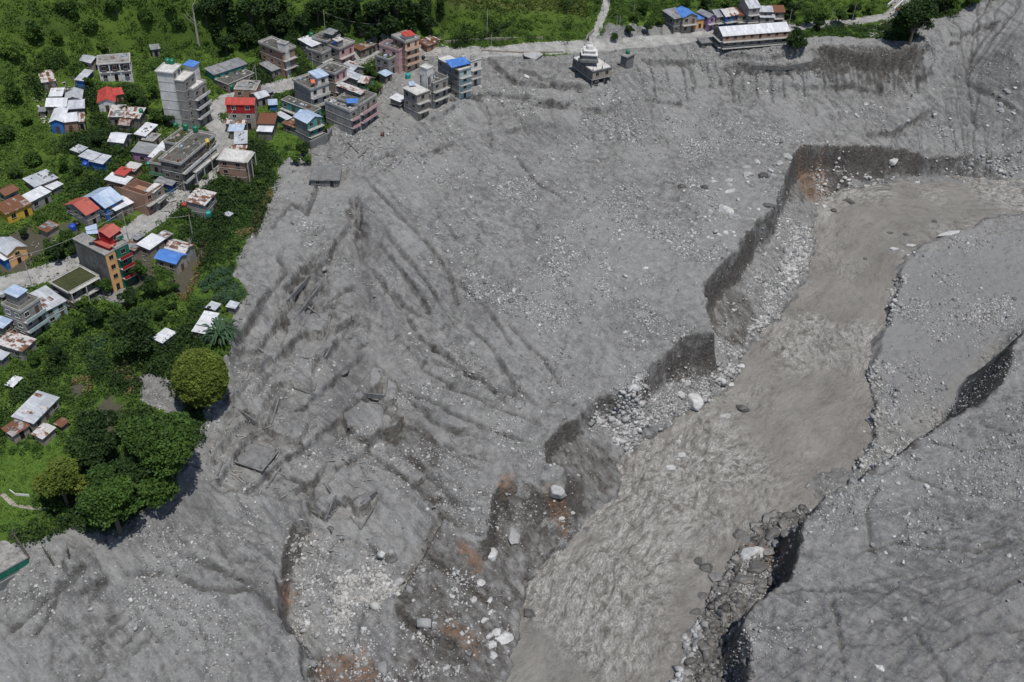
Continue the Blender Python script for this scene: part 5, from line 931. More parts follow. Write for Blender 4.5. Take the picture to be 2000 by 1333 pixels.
H_("shed", "scrap of pale roof at the left edge below the rusty white one", [((3,702),(-12,694),(12,690),2.4,D(wall='timber',roof='shed',tin='tin',o=('nowin',)))], "shed")
H_("house", "long silver roofed barn with a rusted end in the lower garden", [((65,826),(27,816),(112,778),3,D(wall='stone',roof='shed',tin='tin',o=('sheets',)))])
H_("shed", "rusty patched tin shed at the lower end of the long silver barn", [((25,851),(4,841),(57,833),2.4,D(wall='stone',roof='shed',tin='rusty',o=('stones',)))], "shed")
H_("shed", "stone walled shed with rusty white roof right of the long barn", [((83,856),(66,848),(104,836),2.4,D(wall='stone',roof='shed',tin='wrust',o=('nowin',)))], "shed")
H_("shed", "tiny tin roof on posts just above the stone walled shed", [((120,833),(110,828),(131,823),1.7,D(wall='timber',roof='shed',tin='rusty',o=('nowin',)))], "shed")
H_("shed", "white sheet roof on poles left of the mud plot, above the domed tree", [((317,669),(302,661),(339,650),1.9,D(wall='timber',roof='shed',tin='white',o=('stilts','nowin'),st=2))], "shed")
H_("house", "white L shaped tin roofed house beside the spiky palm", [((413,654),(378,649),(432,625),2.8,D(wall='timber',roof='shed',tin='white')),((411,637),(389,631),(420,613),3.0,D(wall='timber',roof='shed',tin='white',o=('nowin',)))])
H_("shed", "small tin shed with black drums above the white L shaped roof", [((419,605),(405,601),(428,595),2,D(wall='timber',roof='shed',tin='tin',o=('nowin',)))], "shed")
H_("shed", "tiny tin shed at the very edge of the mud", [((458,602),(446,597),(461,592),2,D(wall='timber',roof='shed',tin='tin',o=('nowin',)))], "shed")
H_("house", "house with a bright blue tarpaulin over the lower half of its roof", [((343,514),(306,501),(360,496),3.6,D(wall='stone',roof='gy',tin='blue')),((360,494),(325,482),(377,478),3.5,D(wall='conc',roof='gy',tin='wrust',o=('sheets','nowin')))])
H_("shed", "silver roofed shed left of the blue tarpaulin house", [((292,487),(273,477),(316,466),3,D(wall='stone',roof='shed',tin='white'))], "shed")
H_("shed", "half mossy small roof just above the blue tarpaulin house", [((323,466),(311,460),(333,457),2.6,D(wall='timber',roof='shed',tin='grey',o=('sheets','nowin')))], "shed")
H_("kiosk", "boxy grey roadside stall right of the orange tower", [((267,468),(259,464),(280,460),3,D(wall='conc',roof='shed',tin='grey'))], "kiosk")
H_("shed", "patchwork tin lean-to at the foot of the orange tower", [((262,489),(246,481),(268,477),2.4,D(wall='timber',roof='shed',tin='rusty',o=('nowin','sheets')))], "shed")
H_("house", "two storey shack with a stone weighted tin roof across the road from the unfinished house", [((399,401),(366,393),(416,377),5,D(wall='conc',roof='shed',tin='wrust',st=2,o=('stones','sheets','blinds')))])
H_("outhouse", "small square outhouse in the grass near the mud edge", [((447,422),(441,418),(451,417),2,D(wall='conc',roof='shed',tin='tin',o=('nowin',)))], "outhouse")
H_("house", "green banded flat roofed building half out of frame at the lower left, deep in mud", [((-20,1132),(-62,1082),(55,1092),4.6,D(wall='mud',fl='grey',st=2,o=('nowin','nopar'),wm=('dgreen',3.0)))])
# ---- out in the mud and at the far side
H_("buried_house", "buried flat roofed house showing only a strip of dark windows, top of the debris", [((606,352),(608,324),(661,355),1.9,D(wall='mud',fl='mud',st=1,o=('nopar','ov')))])
H_("buried_house", "mud buried house with broken roof edges below the beds near the round tree", [((511,919),(458,906),(546,884),1.8,D(wall='mud',fl='mud',o=('nopar','ov','rebar')))])
H_("buried_house", "low buried slab roof in front of the long school building", [((1371,85),(1366,76),(1401,81),1.8,D(wall='mud',fl='mud',o=('nopar','ov')))])
H_("house", "two storey concrete house on stilts with a white flat roof, alone on the mud", [((1158,140),(1119,113),(1195,132),6,D(wall='mud',fl='pale',st=2,o=('stilts','ov','nopar','rebar'),wm=('stone',3.0)))])
H_("house", "tilting small house with a green tank, right of the shrine", [((1225,113),(1213,109),(1240,106),4,D(wall='mud',fl='grey',o=('nopar','ov','nowin')))])
H_("school", "long building on pillars with a white gable roof and a red band", [((1413,70),(1397,53),(1541,59),6.8,D(wall='mud',roof='gx',tin='white',st=3,o=('stilts','balf','bals'),wm=('brick',4.6)))], "school")
H_("house", "grey house with a vivid blue gable roof, leftmost of the far row", [((1318,37),(1296,24),(1340,31),5.6,D(wall='dark',roof='shed',tin='grey',st=2)),((1335,34),(1322,20),(1359,28),6,D(wall='stone',roof='gy',tin='blue',st=2,o=('balf',)))])
H_("house", "little orange house with a blue roof next to the vivid blue gable", [((1361,38),(1356,32),(1375,35),3.8,D(wall='orange',roof='shed',tin='blue'))])
H_("house", "purple painted house with a grey gable in the far row", [((1385,34),(1364,23),(1397,30),5.4,D(wall='purple',roof='gy',tin='grey',st=2,o=('balf',)))])
H_("house", "tan house with a mossy roof right of the purple one in the far row", [((1401,33),(1386,20),(1415,28),5,D(wall='stone',roof='gx',tin='grey',st=2,o=('balf',)))])
H_("house", "blue painted house under a weathered roof in the far row", [((1418,32),(1402,19),(1440,26),4.8,D(wall='blue',roof='gx',tin='wrust',st=2,o=('balf',)))])
H_("house", "house with a brown tin roof in the far row", [((1442,30),(1438,18),(1465,27),5,D(wall='stone',roof='shed',tin='rust',st=2,o=('balf',)))])
H_("house", "tallest grey gabled house of the far row", [((1464,16),(1447,2),(1484,13),8,D(wall='conc',roof='gx',tin='tin',st=3,o=('balf',)))])
H_("house", "house with two stepped silver roofs right of the tallest in the far row", [((1486,34),(1482,22),(1512,33),4.4,D(wall='conc',roof='shed',tin='tin',st=2,o=('balf',))),((1484,22),(1481,12),(1508,21),6,D(wall='dark',roof='gx',tin='tin',st=2))])
H_("house", "rust roofed timber house at the right end of the far row", [((1506,23),(1501,11),(1531,21),5,D(wall='timber',roof='gx',tin='rust',st=2,o=('balf',)))])
# shrine
def shrine():
    p = hit(1150, 116, 6.2) ; root = bpy.data.objects.new("stupa", None); col.objects.link(root); z = p[2]; root.location = tuple(p); tag(root, "small white tiered stupa standing on the roof of the lone house in the mud", "stupa")
    m = MB(); m.box(-3, 3, -3, 3, 0, .9); m.box(-2.4, 2.4, -2.4, 2.4, .9, 2.2); m.build("base", W['mud'], root); m = MB(); m.box(-2.7, 2.7, -2.7, 2.7, 2.2, 2.5); m.box(-1.9, 1.9, -1.9, 1.9, 2.5, 3.4); m.box(-2.1, 2.1, -2.1, 2.1, 3.4, 3.6); m.build("tier", W['white'], root)
    m = MB(); m.cyl(0, 0, 3.6, 4.6, 1.35, 16, 1.2, .7); m.build("dome", W['white'], root); m = MB(); m.box(-.45, .45, -.45, .45, 5.2, 5.8); m.cyl(0, 0, 5.8, 7.4, .4, 10, .05); m.build("spire", W['white'], root)
shrine()
# water tanks and roof tops, things of their own
TK = dict(red=plain("red_tank_plastic", (.42, .05, .04), .45, .1), green=plain("green_tank_plastic", (.01, .16, .09), .4, .1), blue=plain("blue_tank_plastic", (.02, .08, .42), .4, .1), black=plain("black_tank_plastic", (.015, .015, .016), .45, .1), teal=plain("teal_tank_plastic", (.02, .30, .27), .4, .1), silver=plain("steel_tank", (.45, .45, .45), .35, .1))
def onroof(px, py):
    """first surface met by the ray: a roof or the ground"""
    d = Vector(ray(px, py)).normalized(); dg = bpy.context.evaluated_depsgraph_get(); ok, loc, n, i, ob, _ = scene.ray_cast(dg, Vector(CAM), d); return loc
bpy.context.view_layer.update()
def tank(px, py, r, c, label):
    p = onroof(px, py + r * 3.2); root = bpy.data.objects.new("water_tank", None); col.objects.link(root); root.location = p; tag(root, label, "water tank")
    m = MB(); m.cyl(0, 0, 0, r * 1.5, r, 14, None, r * .45); m.build("body", TK[c], root); m = MB(); m.cyl(0, 0, r * 1.96, r * 2.08, r * .33, 10); m.build("lid", TK[c], root)
    m = MB()
    for k in (.35, .8, 1.2): m.cyl(0, 0, r * k, r * (k + .06), r * 1.04, 14)
    m.build("hoop", TK[c], root)
for a_ in [(328,121,.75,'green',"left green water tank at the top of the white tower house"),(336,122,.75,'green',"right green water tank at the top of the white tower house"),(343,246,.75,'green',"leftmost green tank behind the dark mottled block"),(363,249,.75,'green',"middle green tank behind the dark mottled block"),(382,253,.75,'green',"rightmost green tank behind the dark mottled block"),
 (608,69,.7,'green',"green tank beside the white roof of the hilltop cluster"),(655,84,.6,'blue',"blue tank on the roof with pinkish edges"),(168,324,.9,'blue',"round blue tank in the grass by the blue sided sheds"),(143,446,.85,'blue',"blue tank on the roof of the orange tower house"),(152,440,.75,'black',"black tank beside the blue one on the orange tower house"),(407,420,.85,'teal',"turquoise tank in the grass below the stone weighted shack"),
 (1226,103,.7,'green',"green tank on the tilting small house"),(797,150,.9,'teal',"turquoise tank stand on the terraced houses by the mud"),(827,114,.6,'black',"black tank above the small white tank tower"),(8,585,.8,'black',"black tank on the roof at the lower left edge"),(5,577,.6,'silver',"grey tank by the black one at the lower left edge"),(290,322,.6,'teal',"turquoise tank left of the green banded house"),(276,218,.6,'green',"green tank at the end of the rust streaked sheds"),
 (400,603,.5,'black',"black drum beside the small tin shed, left of two"),(409,604,.5,'black',"black drum beside the small tin shed, right of two"),(361,403,.75,'red',"faded red tank at the roadside left of the stone weighted shack"),(452,171,.6,'green',"green tank in front of the low mossy row house")]: tank(*a_)
# tarpaulins lying on roofs
def sheet(px4, m, name, label, cat, lift=.35, thick=.05):
    zs = [onroof(*q) for q in px4]; z = max(p.z for p in zs) + lift; mb = MB(); P_ = [unp(q[0], q[1], z + random.uniform(-.1, .1)) for q in px4]; c = np.mean(P_, 0); mb.poly([tuple(p - c) for p in P_], -thick)
    for p in P_: mb.box(p[0] - c[0] - .04, p[0] - c[0] + .04, p[1] - c[1] - .04, p[1] - c[1] + .04, -lift - .9, -.1)
    o = mb.build(name, m, None); o.location = tuple(c); tag(o, label, cat)
sheet([(869,118),(882,133),(919,124),(908,111)], T['blue'], "tarpaulin", "bright blue tarpaulin on the tall house at the top of the debris", "tarpaulin", .9)
sheet([(675,193),(678,202),(699,201),(700,192)], T['blue'], "tarpaulin", "small blue tarpaulin on the terraced block with pink balconies", "tarpaulin", .6)
sheet([(606,156),(608,162),(616,163),(614,155)], plain("orange_cloth", (.72, .17, .07), .7), "tarpaulin", "orange tarp on the grey roof in the upper village", "tarpaulin", .3)
sheet([(797,160),(800,168),(813,167),(808,158)], T['lblue'], "tarpaulin", "pale blue tarpaulin on the roof by the mud street", "tarpaulin", .6)
sheet([(400,272),(403,279),(409,277),(406,270)], plain("yellow_cloth", (.6, .42, .05), .7), "tarpaulin", "small yellow sheet at the road end of the dark mottled block", "tarpaulin", .4)
sheet([(8,752),(25,757),(45,738),(28,733)], T['white'], "plastic_sheet", "white plastic sheet over a garden bed at the left edge", "plastic sheet", .3)
M_PV, _t, _b = mat("solar_cells"); _v = N(_t, "ShaderNodeTexBrick"); _v.inputs["Scale"].default_value = 1.2; _v.inputs["Color1"].default_value = (.25, .33, .5, 1); _v.inputs["Color2"].default_value = (.35, .43, .6, 1); _v.inputs["Mortar"].default_value = (.75, .76, .78, 1); _t.links.new(N(_t, "ShaderNodeTexCoord").outputs["Object"], _v.inputs["Vector"]); _t.links.new(_v.outputs[0], _b.inputs["Base Color"]); _b.inputs["Roughness"].default_value = .15
sheet([(166,444),(168,451),(190,448),(188,437)], M_PV, "solar_panel", "upper solar panel on the roof of the orange tower house", "solar panel", 1.2)
sheet([(168,452),(170,458),(192,456),(190,449)], M_PV, "solar_panel", "lower solar panel on the roof of the orange tower house", "solar panel", .7)
# poles
def pole(px, py, h, label, m=None, arms=1, r=.09, wire=None):
    p = hit(px, py); root = bpy.data.objects.new("utility_pole", None); col.objects.link(root); root.location = tuple(p); tag(root, label, "pole"); mb = MB(); mb.cyl(0, 0, -.5, h, r, 8, r * .7); mb.build("post", m or M_SLAB, root); mb = MB()
    for k in range(arms): mb.box(-.9, .9, -.05, .05, h - .5 - k * .7, h - .4 - k * .7)
    mb.build("crossarm", M_STEEL, root); return p, h
wires = []
for i, a_ in enumerate([(362,372,8,"concrete pole beside the road, lowest of the three by the stone weighted shack"),(417,338,8,"concrete pole at the road edge by the white roofed brick block"),(366,398,7,"thin pole left of the stone weighted shack"),(252,470,9,"tall lamp pole beside the orange tower house"),(62,557,9,"pole beside the road at the left edge"),(378,470,8,"leaning pole behind the blue tarpaulin house"),
   (504,178,9,"tall pole behind the red gabled house"),(636,73,9,"mast on the hilltop cluster of roofs"),(612,142,7,"pole rising in front of the sooty roofed block"),(742,90,8,"pole at the forest edge by the upper road"),(951,68,9,"pole in the scrub behind the upper road"),(959,106,7,"pole on the mud side of the upper road"),(1201,80,9,"left pole of the pair by the mud road"),(1207,80,9,"right pole of the pair by the mud road"),(1538,60,8,"pole at the right end of the school"),(220,128,6,"rebar mast on the concrete shell house"),(1663,45,7,"pole by the road toward the bridge"),(1620,52,7,"pole by the road, left of the one toward the bridge"),(1236,40,6,"pole in the scrub right of the footpath")]):
    p, h = pole(*a_); wires.append((p, h))
def wire(a, b, sag=1.2):
    (p, h), (q, k) = wires[a], wires[b]; pts = []
    for i in range(13): t_ = i / 12; pts.append(Vector((p[0] + (q[0] - p[0]) * t_, p[1] + (q[1] - p[1]) * t_, (p[2] + h - .4) * (1 - t_) + (q[2] + k - .4) * t_ - sag * 4 * t_ * (1 - t_))))
    v, f = [], []
    for i, P_ in enumerate(pts):
        v += [P_ + Vector(d) * .035 for d in ((1, 0, 0), (-.5, .6, .6), (-.5, -.6, -.6))]
        if i: f += [((i - 1) * 3 + s, (i - 1) * 3 + (s + 1) % 3, i * 3 + (s + 1) % 3, i * 3 + s) for s in range(3)]
    me = bpy.data.meshes.new("wire"); me.from_pydata([tuple(x) for x in v], [], f); me.materials.append(M_RAIL); o = link("power_line", me); return o
for a, b, lb in [(4,3,"sagging power line from the left edge pole to the orange tower pole"),(3,5,"sagging power line between the orange tower and the blue tarpaulin house"),(3,2,"sagging power line along the road from the orange tower"),(0,1,"sagging power line along the road by the white roofed brick block"),(1,6,"sagging power line from the brick block up to the red gabled house"),(9,7,"sagging power line along the forest edge")]: tag(wire(a, b), lb, "power line")
# walls, kerbs and leftovers standing in the mud
def stub(pts, h, t_, label, name="wall", m=None, cat="wall", group=None, base=-1.0):
    P_ = [hit(*q) for q in pts]; root = P_[0]; mb = MB()
    for p, q in zip(P_[:-1], P_[1:]):
        d = (q - p)[:2]; l = np.hypot(*d); n = np.array([-d[1], d[0]]) / l * t_ / 2; o = len(mb.v)
        for z in (base, h): mb.v += [(p[0] + n[0] - root[0], p[1] + n[1] - root[1], p[2] + z - root[2]), (p[0] - n[0] - root[0], p[1] - n[1] - root[1], p[2] + z - root[2]), (q[0] - n[0] - root[0], q[1] - n[1] - root[1], q[2] + z - root[2]), (q[0] + n[0] - root[0], q[1] + n[1] - root[1], q[2] + z - root[2])]
        mb.f += [tuple(i + o for i in f) for f in ((3, 2, 1, 0), (4, 5, 6, 7), (0, 1, 5, 4), (1, 2, 6, 5), (2, 3, 7, 6), (3, 0, 4, 7))]
    ob = mb.build(name, m or W['mud'], None); ob.location = tuple(root); tag(ob, label, cat, group)
stub([(606,292),(640,276)], 2.6, .5, "retaining wall holding the lawn's corner above the mud"); stub([(640,276),(648,264)], 2.2, .5, "short return of the retaining wall beside the teal house")
stub([(1470,130),(1530,133),(1592,122)], .6, .5, "dark gabion wall below the school", "gabion_wall", W['dark']); stub([(1622,42),(1700,60),(1735,40)], .4, .3, "low stone kerb below the far road", "wall", W['stone'])
for i, (q, lb) in enumerate([([(595,660),(620,705)], "uppermost"), ([(624,665),(586,712)], "left"), ([(700,780),(722,745)], "thin")]): pass
SG = "remains of walls in the mud"
for q in [[(585,700),(573,755)],[(585,700),(604,702)],[(573,758),(610,772)],[(613,765),(618,750)],[(715,770),(722,728)],[(722,728),(742,728)],[(740,772),(745,735)],[(752,775),(757,740)],[(712,770),(752,775)],[(648,675),(635,700)],[(645,620),(640,655),(622,700)],[(633,945),(655,975)],[(655,972),(692,910)],[(676,988),(725,915)],[(655,975),(676,990)],[(610,1000),(637,1015)],[(637,1015),(650,980)],[(685,1010),(705,1035)],[(705,1035),(730,992)],[(705,985),(735,960)],[(457,795),(500,825)],[(530,830),(545,780)],[(520,955),(548,915)],[(435,905),(425,930)],[(560,590),(605,540)],[(575,625),(640,540)],[(585,650),(612,600)],[(600,600),(625,620)],[(490,670),(515,690)],[(420,870),(440,880)],[(715,1055),(765,1100)],[(765,1100),(768,1070)],[(680,280),(700,300)],[(672,300),(688,282)],[(780,320),(800,300)],[(750,335),(775,312)],[(700,310),(720,290)]]:
    stub(q, .45, .35, "low broken wall line poking out of the mud slope", "wall_remains", W['mud'], "wall", SG)
# logs
LG = "logs lying on the mud"
M_LOG = wall_mat("muddy_timber", (.20, .195, .18), (.32, .31, .29), (.08, .08, .075), .5)
def log(px, py, L_, ang, r=.16, label="grey log lying on the mud above the scar", group=LG):
    p = hit(px, py); mb = MB(); mb.cyl(0, 0, -L_ / 2, L_ / 2, r, 9, r * .75); mtx = Matrix.Rotation(ang, 4, 'Z') @ Matrix.Rotation(math.pi / 2, 4, 'Y'); o = mb.build("log", M_LOG, None, mtx); o.location = (p[0], p[1], p[2] + r * .8)
    gx, gy = float(zat(p[0] + math.cos(ang) * 1.5, p[1] + math.sin(ang) * 1.5)), float(zat(p[0] - math.cos(ang) * 1.5, p[1] - math.sin(ang) * 1.5)); o.rotation_euler = (0, 0, 0); o.rotation_mode = 'AXIS_ANGLE'; o.rotation_axis_angle = (math.atan2(gy - gx, 3), -math.sin(ang), math.cos(ang), 0); tag(o, label, "log", group)
for px, py, l, a in [(525,1060,3.6,.75),(529,1125,4.6,1.5),(508,1107,1.8,1.1),(502,1195,2.0,-.3),(553,1023,1.6,0),(555,970,2.0,.9),(515,1218,1.4,.6),(590,1115,3,-1.3),(600,1120,2.4,1.4),(318,1185,1.2,.5),(935,330,2.2,-.8),(675,900,2.0,-.2),(705,905,2.4,.1),(690,880,1.5,.8),(850,990,1.6,.8),(640,1010,1.4,.6),(470,1250,1.8,.1),(440,1310,2,-.5)]: log(px, py, l, a)
log(1415, 560, 1.0, .5, .12) if 0 else None
# people
def person(px, py, h, c, label, arm=.2, group=None):
    p = hit(px, py); bm = bmesh.new(); J = [(0,0,.92),(0,0,1.2),(0,0,1.42),(0,0,1.52),(0,0,1.62),(.09,0,.9),(.10,.03,.5),(.10,0,.08),(.10,.12,.03),(-.09,0,.9),(-.11,-.04,.5),(-.12,-.06,.08),(-.12,.06,.03),(.19,0,1.38),(.25,.02,1.12),(.24,.14,.92),(-.19,0,1.38),(-.25,.02,1.12),(-.23,.12,.92)]
    Rr = [.15,.14,.13,.06,.105,.11,.075,.05,.045,.11,.075,.05,.045,.07,.05,.035,.07,.05,.035]; E = [(0,1),(1,2),(2,3),(3,4),(0,5),(5,6),(6,7),(7,8),(0,9),(9,10),(10,11),(11,12),(2,13),(13,14),(14,15),(2,16),(16,17),(17,18)]
    me = bpy.data.meshes.new("person"); me.from_pydata([tuple(q * h / 1.7 for q in v) for v in J], E, []); o = link("person", me); sk = o.modifiers.new("skin", 'SKIN'); o.modifiers.new("sub", 'SUBSURF').levels = 1
    for i, v in enumerate(me.skin_vertices[0].data): v.radius = (Rr[i] * h / 1.7,) * 2; v.use_root = (i == 0)
    me.materials.append(plain("skin", (.25, .13, .08))); o.location = (p[0], p[1], p[2]); o.rotation_euler.z = random.uniform(0, 6); tag(o, label, "person", group)
    mb = MB(); k = h / 1.7; mb.cyl(0, 0, .12 * k, .95 * k, .25 * k, 12, .19 * k); mb.cyl(0, 0, .95 * k, 1.46 * k, .21 * k, 12, .15 * k); mb.build("robe", c, o); mb = MB(); mb.cyl(0, 0, 1.63 * k, 1.70 * k, .115 * k, 10, .10 * k, .05); mb.build("hair", TK['black'], o)
MAR = plain("maroon_cloth", (.16, .012, .02), .8); DK = plain("dark_cloth", (.03, .03, .04), .8); WHC = plain("pale_cloth", (.4, .4, .42), .8)
person(721,229,1.7,MAR,"person in maroon, left of the upper pair by the pink balconied block"); person(725,229,1.7,MAR,"person in maroon, right of the upper pair by the pink balconied block")
person(745,267,1.7,MAR,"person in maroon, left of the pair out on the mud"); person(749,267,1.7,MAR,"person in maroon, right of the pair out on the mud")
for x, y, c in [(740,181,DK),(743,178,DK),(746,182,WHC),(744,184,DK),(739,176,DK)]: person(x, y, 1.7, c, "person in dark clothes in the group at the edge of the mud street", group="people gathered at the mud street")
person(811,100,1.7,DK,"person standing on the road under the peach fronted house"); person(1149,80,1.7,DK,"person standing on the footpath behind the shrine")
# litter of planks and sheets round the houses
def litter(name, polys, n, m, label, s=(.25, .7), wf=1):
    M_ = masks(polys) * 1.0; x, y = scatter(M_, n); V_, F_ = [], []
    for a, b in zip(x, y):
        L_ = random.uniform(*s); w_ = random.uniform(.08, .4) * L_ * 2 * wf; an = random.uniform(0, 3.1); c, s_ = math.cos(an), math.sin(an); z = float(zat(a, b)) + random.uniform(.03, .35); o = len(V_); tz = random.uniform(-.15, .15)
        for zz in (0, .08): V_ += [(a + c * u * L_ - s_ * v * w_, b + s_ * u * L_ + c * v * w_, z + zz + tz * u) for u, v in ((-1, -1), (1, -1), (1, 1), (-1, 1))]
        F_ += [tuple(i + o for i in f) for f in ((3, 2, 1, 0), (4, 5, 6, 7), (0, 1, 5, 4), (1, 2, 6, 5), (2, 3, 7, 6), (3, 0, 4, 7))]
    me = bpy.data.meshes.new(name); me.from_pydata(V_, [], F_); me.materials.append(m); tag(link(name, me), label, "debris", kind="stuff")
litter("wreckage", [[(590,300),(680,290),(700,340),(620,350)],[(680,235),(800,200),(770,330),(690,330)],[(770,200),(870,230),(820,250)]], 170, M_LOG, "broken planks and sheets in the mud at the foot of the village", (.3, 1.0), .3)
litter("wreckage", [[(60,470),(140,460),(200,560),(60,560)],[(240,470),(300,470),(310,520),(250,520)],[(330,300),(420,250),(420,330),(330,420)],[(270,240),(400,230),(390,280),(300,300)],[(300,340),(345,350),(340,400),(300,420)]], 330, W['stone'], "stones, boards and rubbish in the yards beside the road", (.1, .4), .8)
litter("wreckage", [[(740,90),(860,70),(900,110),(760,130)],[(590,70),(740,80),(740,130),(640,150)],[(300,400),(400,320),(420,330),(320,420)],[(60,170),(170,150),(160,250),(90,250)]], 420, M_SLAB, "pale rubble and planks between the houses of the village", (.15, .55))
litter("wreckage", [[(640,880),(740,860),(720,960),(640,1010)],[(540,1000),(620,1020),(800,1100),(620,1100)],[(400,820),(560,800),(560,960),(420,960)]], 150, M_LOG, "splintered timber sticking from the mud near the buried walls", (.4, 1.3), .16)
# gate and stairs by the far bridge
def far_gate():
    stub([(1733,14),(1760,-8)], 1.1, .4, "white parapet along the left of the far bridge", "parapet", W['white']); stub([(1745,22),(1775,-6)], 1.1, .4, "white parapet along the right of the far bridge", "parapet", W['white'])
    H_("shelter", "small shelter with a faded red roof beside the far bridge", [((1759,22),(1752,17),(1768,16),2.6,D(wall='white',roof='gx',tin='brick',o=('nowin',)))], "shelter")
    for q, lb in [([(1742,34),(1732,46),(1742,56)], "upper"), ([(1742,56),(1722,64),(1700,58)], "lower")]: stub(q, .3, .5, f"{lb} flight of the pale steps winding down from the far bridge", "steps", W['white'], "steps")
    stub([(1692,68),(1722,70)], .25, 4.0, "pale concrete slab on the grass under the far bridge", "slab", W['white'], "slab")
far_gate()
stub([(5,965),(25,985),(60,992),(95,995)], .12, 1.1, "stone stepped footpath on the lower left lawn", "footpath", W['stone'], "footpath", None, -.3)
stub([(20,960),(30,968),(58,970)], .6, .12, "pale fence panel on the lower left lawn", "fence", W['white'], "fence")
stub([(870,84),(960,78),(1060,76)], .7, .4, "long mossy retaining wall in the scrub above the upper road", "wall", W['stone'])
stub([(1141,92),(1147,74),(1160,62)], 1.0, .25, "pale railing wall along the footpath", "wall", W['conc'])
stub([(940,100),(1020,104),(1100,103)], .5, .4, "low stone kerb on the mud side of the upper road", "wall", W['stone'])
# ------------------------------------------------------------------ ground cover, trees
free &= ~HOUSEM
zone = fbm(XX * .03, YY * .03, 4, 301); zone2 = fbm(XX * .05 + 20, YY * .05, 4, 302)
f1 = free * 1.0 * (~lawn) 
shrub_carpet("undergrowth", f1 * np.clip(.55 + zone * 1.6, .05, 1), 5200, (.7, 1.9), (.5, 1.1), 34, .27, M_LM, "dense green undergrowth covering the hillside and the gardens")
shrub_carpet("undergrowth", f1 * np.clip(.35 - zone * 1.8, .03, 1), 3800, (.6, 1.5), (.4, .9), 30, .25, M_LG, "bright green scrub and tall grass on the hillside", 1.1)
shrub_carpet("undergrowth", f1 * np.clip(zone2 * 2 - .1, 0, 1), 1700, (1.2, 2.8), (.7, 1.2), 75, .3, M_LD, "dark bushes growing through the hillside scrub")
shrub_carpet("grass", free * lawn * 1.0, 6500, (.3, .6), (.2, .55), 9, .17, M_LG, "bright short grass on the garden plots", 1.5)
shrub_carpet("undergrowth", free * lawn * np.clip(zone2 * 3 - .1, 0, 1), 900, (.5, 1.3), (.5, 1.0), 45, .27, M_LM, "garden shrubs and crops over the grass plots")
shrub_carpet("maize", free * dryg * (XX > -110) * 1.0 * (YY < 300), 700, (.4, .8), (.9, 1.6), 26, .27, M_DRY, "dry yellow maize stalks at the edge of the mud")
shrub_carpet("dry_grass", free * dryg * (YY > 300) * 1.0, 700, (.5, .9), (.3, .6), 14, .25, M_LY, "olive grass on the terraced slope behind the road")
shrub_carpet("climber_patch", free * masks([[(165,660),(210,650),(205,720),(178,725)],[(410,525),(455,520),(460,540),(400,570)],[(432,548),(480,560),(488,576),(440,590)],[(500,10),(560,5),(570,60)]]) * 1.0, 700, (.5, .9), (.3, .5), 22, .25, M_LB, "pale blue green climbing leaves over the garden plots", 1.2)
M_BARK, _t, _b = mat("bark"); _n = noise(_t, pos(_t), 3, 5); _t.links.new(mixc(_t, _n, (.04, .033, .026), (.13, .115, .095)), _b.inputs["Base Color"]); _b.inputs["Roughness"].default_value = .95
M_PBARK, _t, _b = mat("pale_bark"); _n = noise(_t, pos(_t), 2, 5); _t.links.new(mixc(_t, _n, (.22, .20, .17), (.42, .40, .36)), _b.inputs["Base Color"]); _b.inputs["Roughness"].default_value = .9
def tube(pts, rads, sides=7):
    V_, F_ = [], []; pts = [Vector(p) for p in pts]
    for i, p in enumerate(pts):
        d = (pts[min(i + 1, len(pts) - 1)] - pts[max(i - 1, 0)]).normalized(); a = d.orthogonal().normalized(); b = d.cross(a)
        for s in range(sides): th = 2 * math.pi * s / sides; V_.append(p + (a * math.cos(th) + b * math.sin(th)) * rads[i])
        if i:
            for s in range(sides): F_.append(((i - 1) * sides + s, (i - 1) * sides + (s + 1) % sides, i * sides + (s + 1) % sides, i * sides + s))
    return V_, F_
def pymesh(name, V_, F_, m): me = bpy.data.meshes.new(name); me.from_pydata([tuple(v) for v in V_], [], F_); me.materials.append(m); me.update(); return me
def join(lst):
    V_, F_ = [], []
    for v, f in lst: o = len(V_); V_ += v; F_ += [tuple(i + o for i in q) for q in f]
    return V_, F_
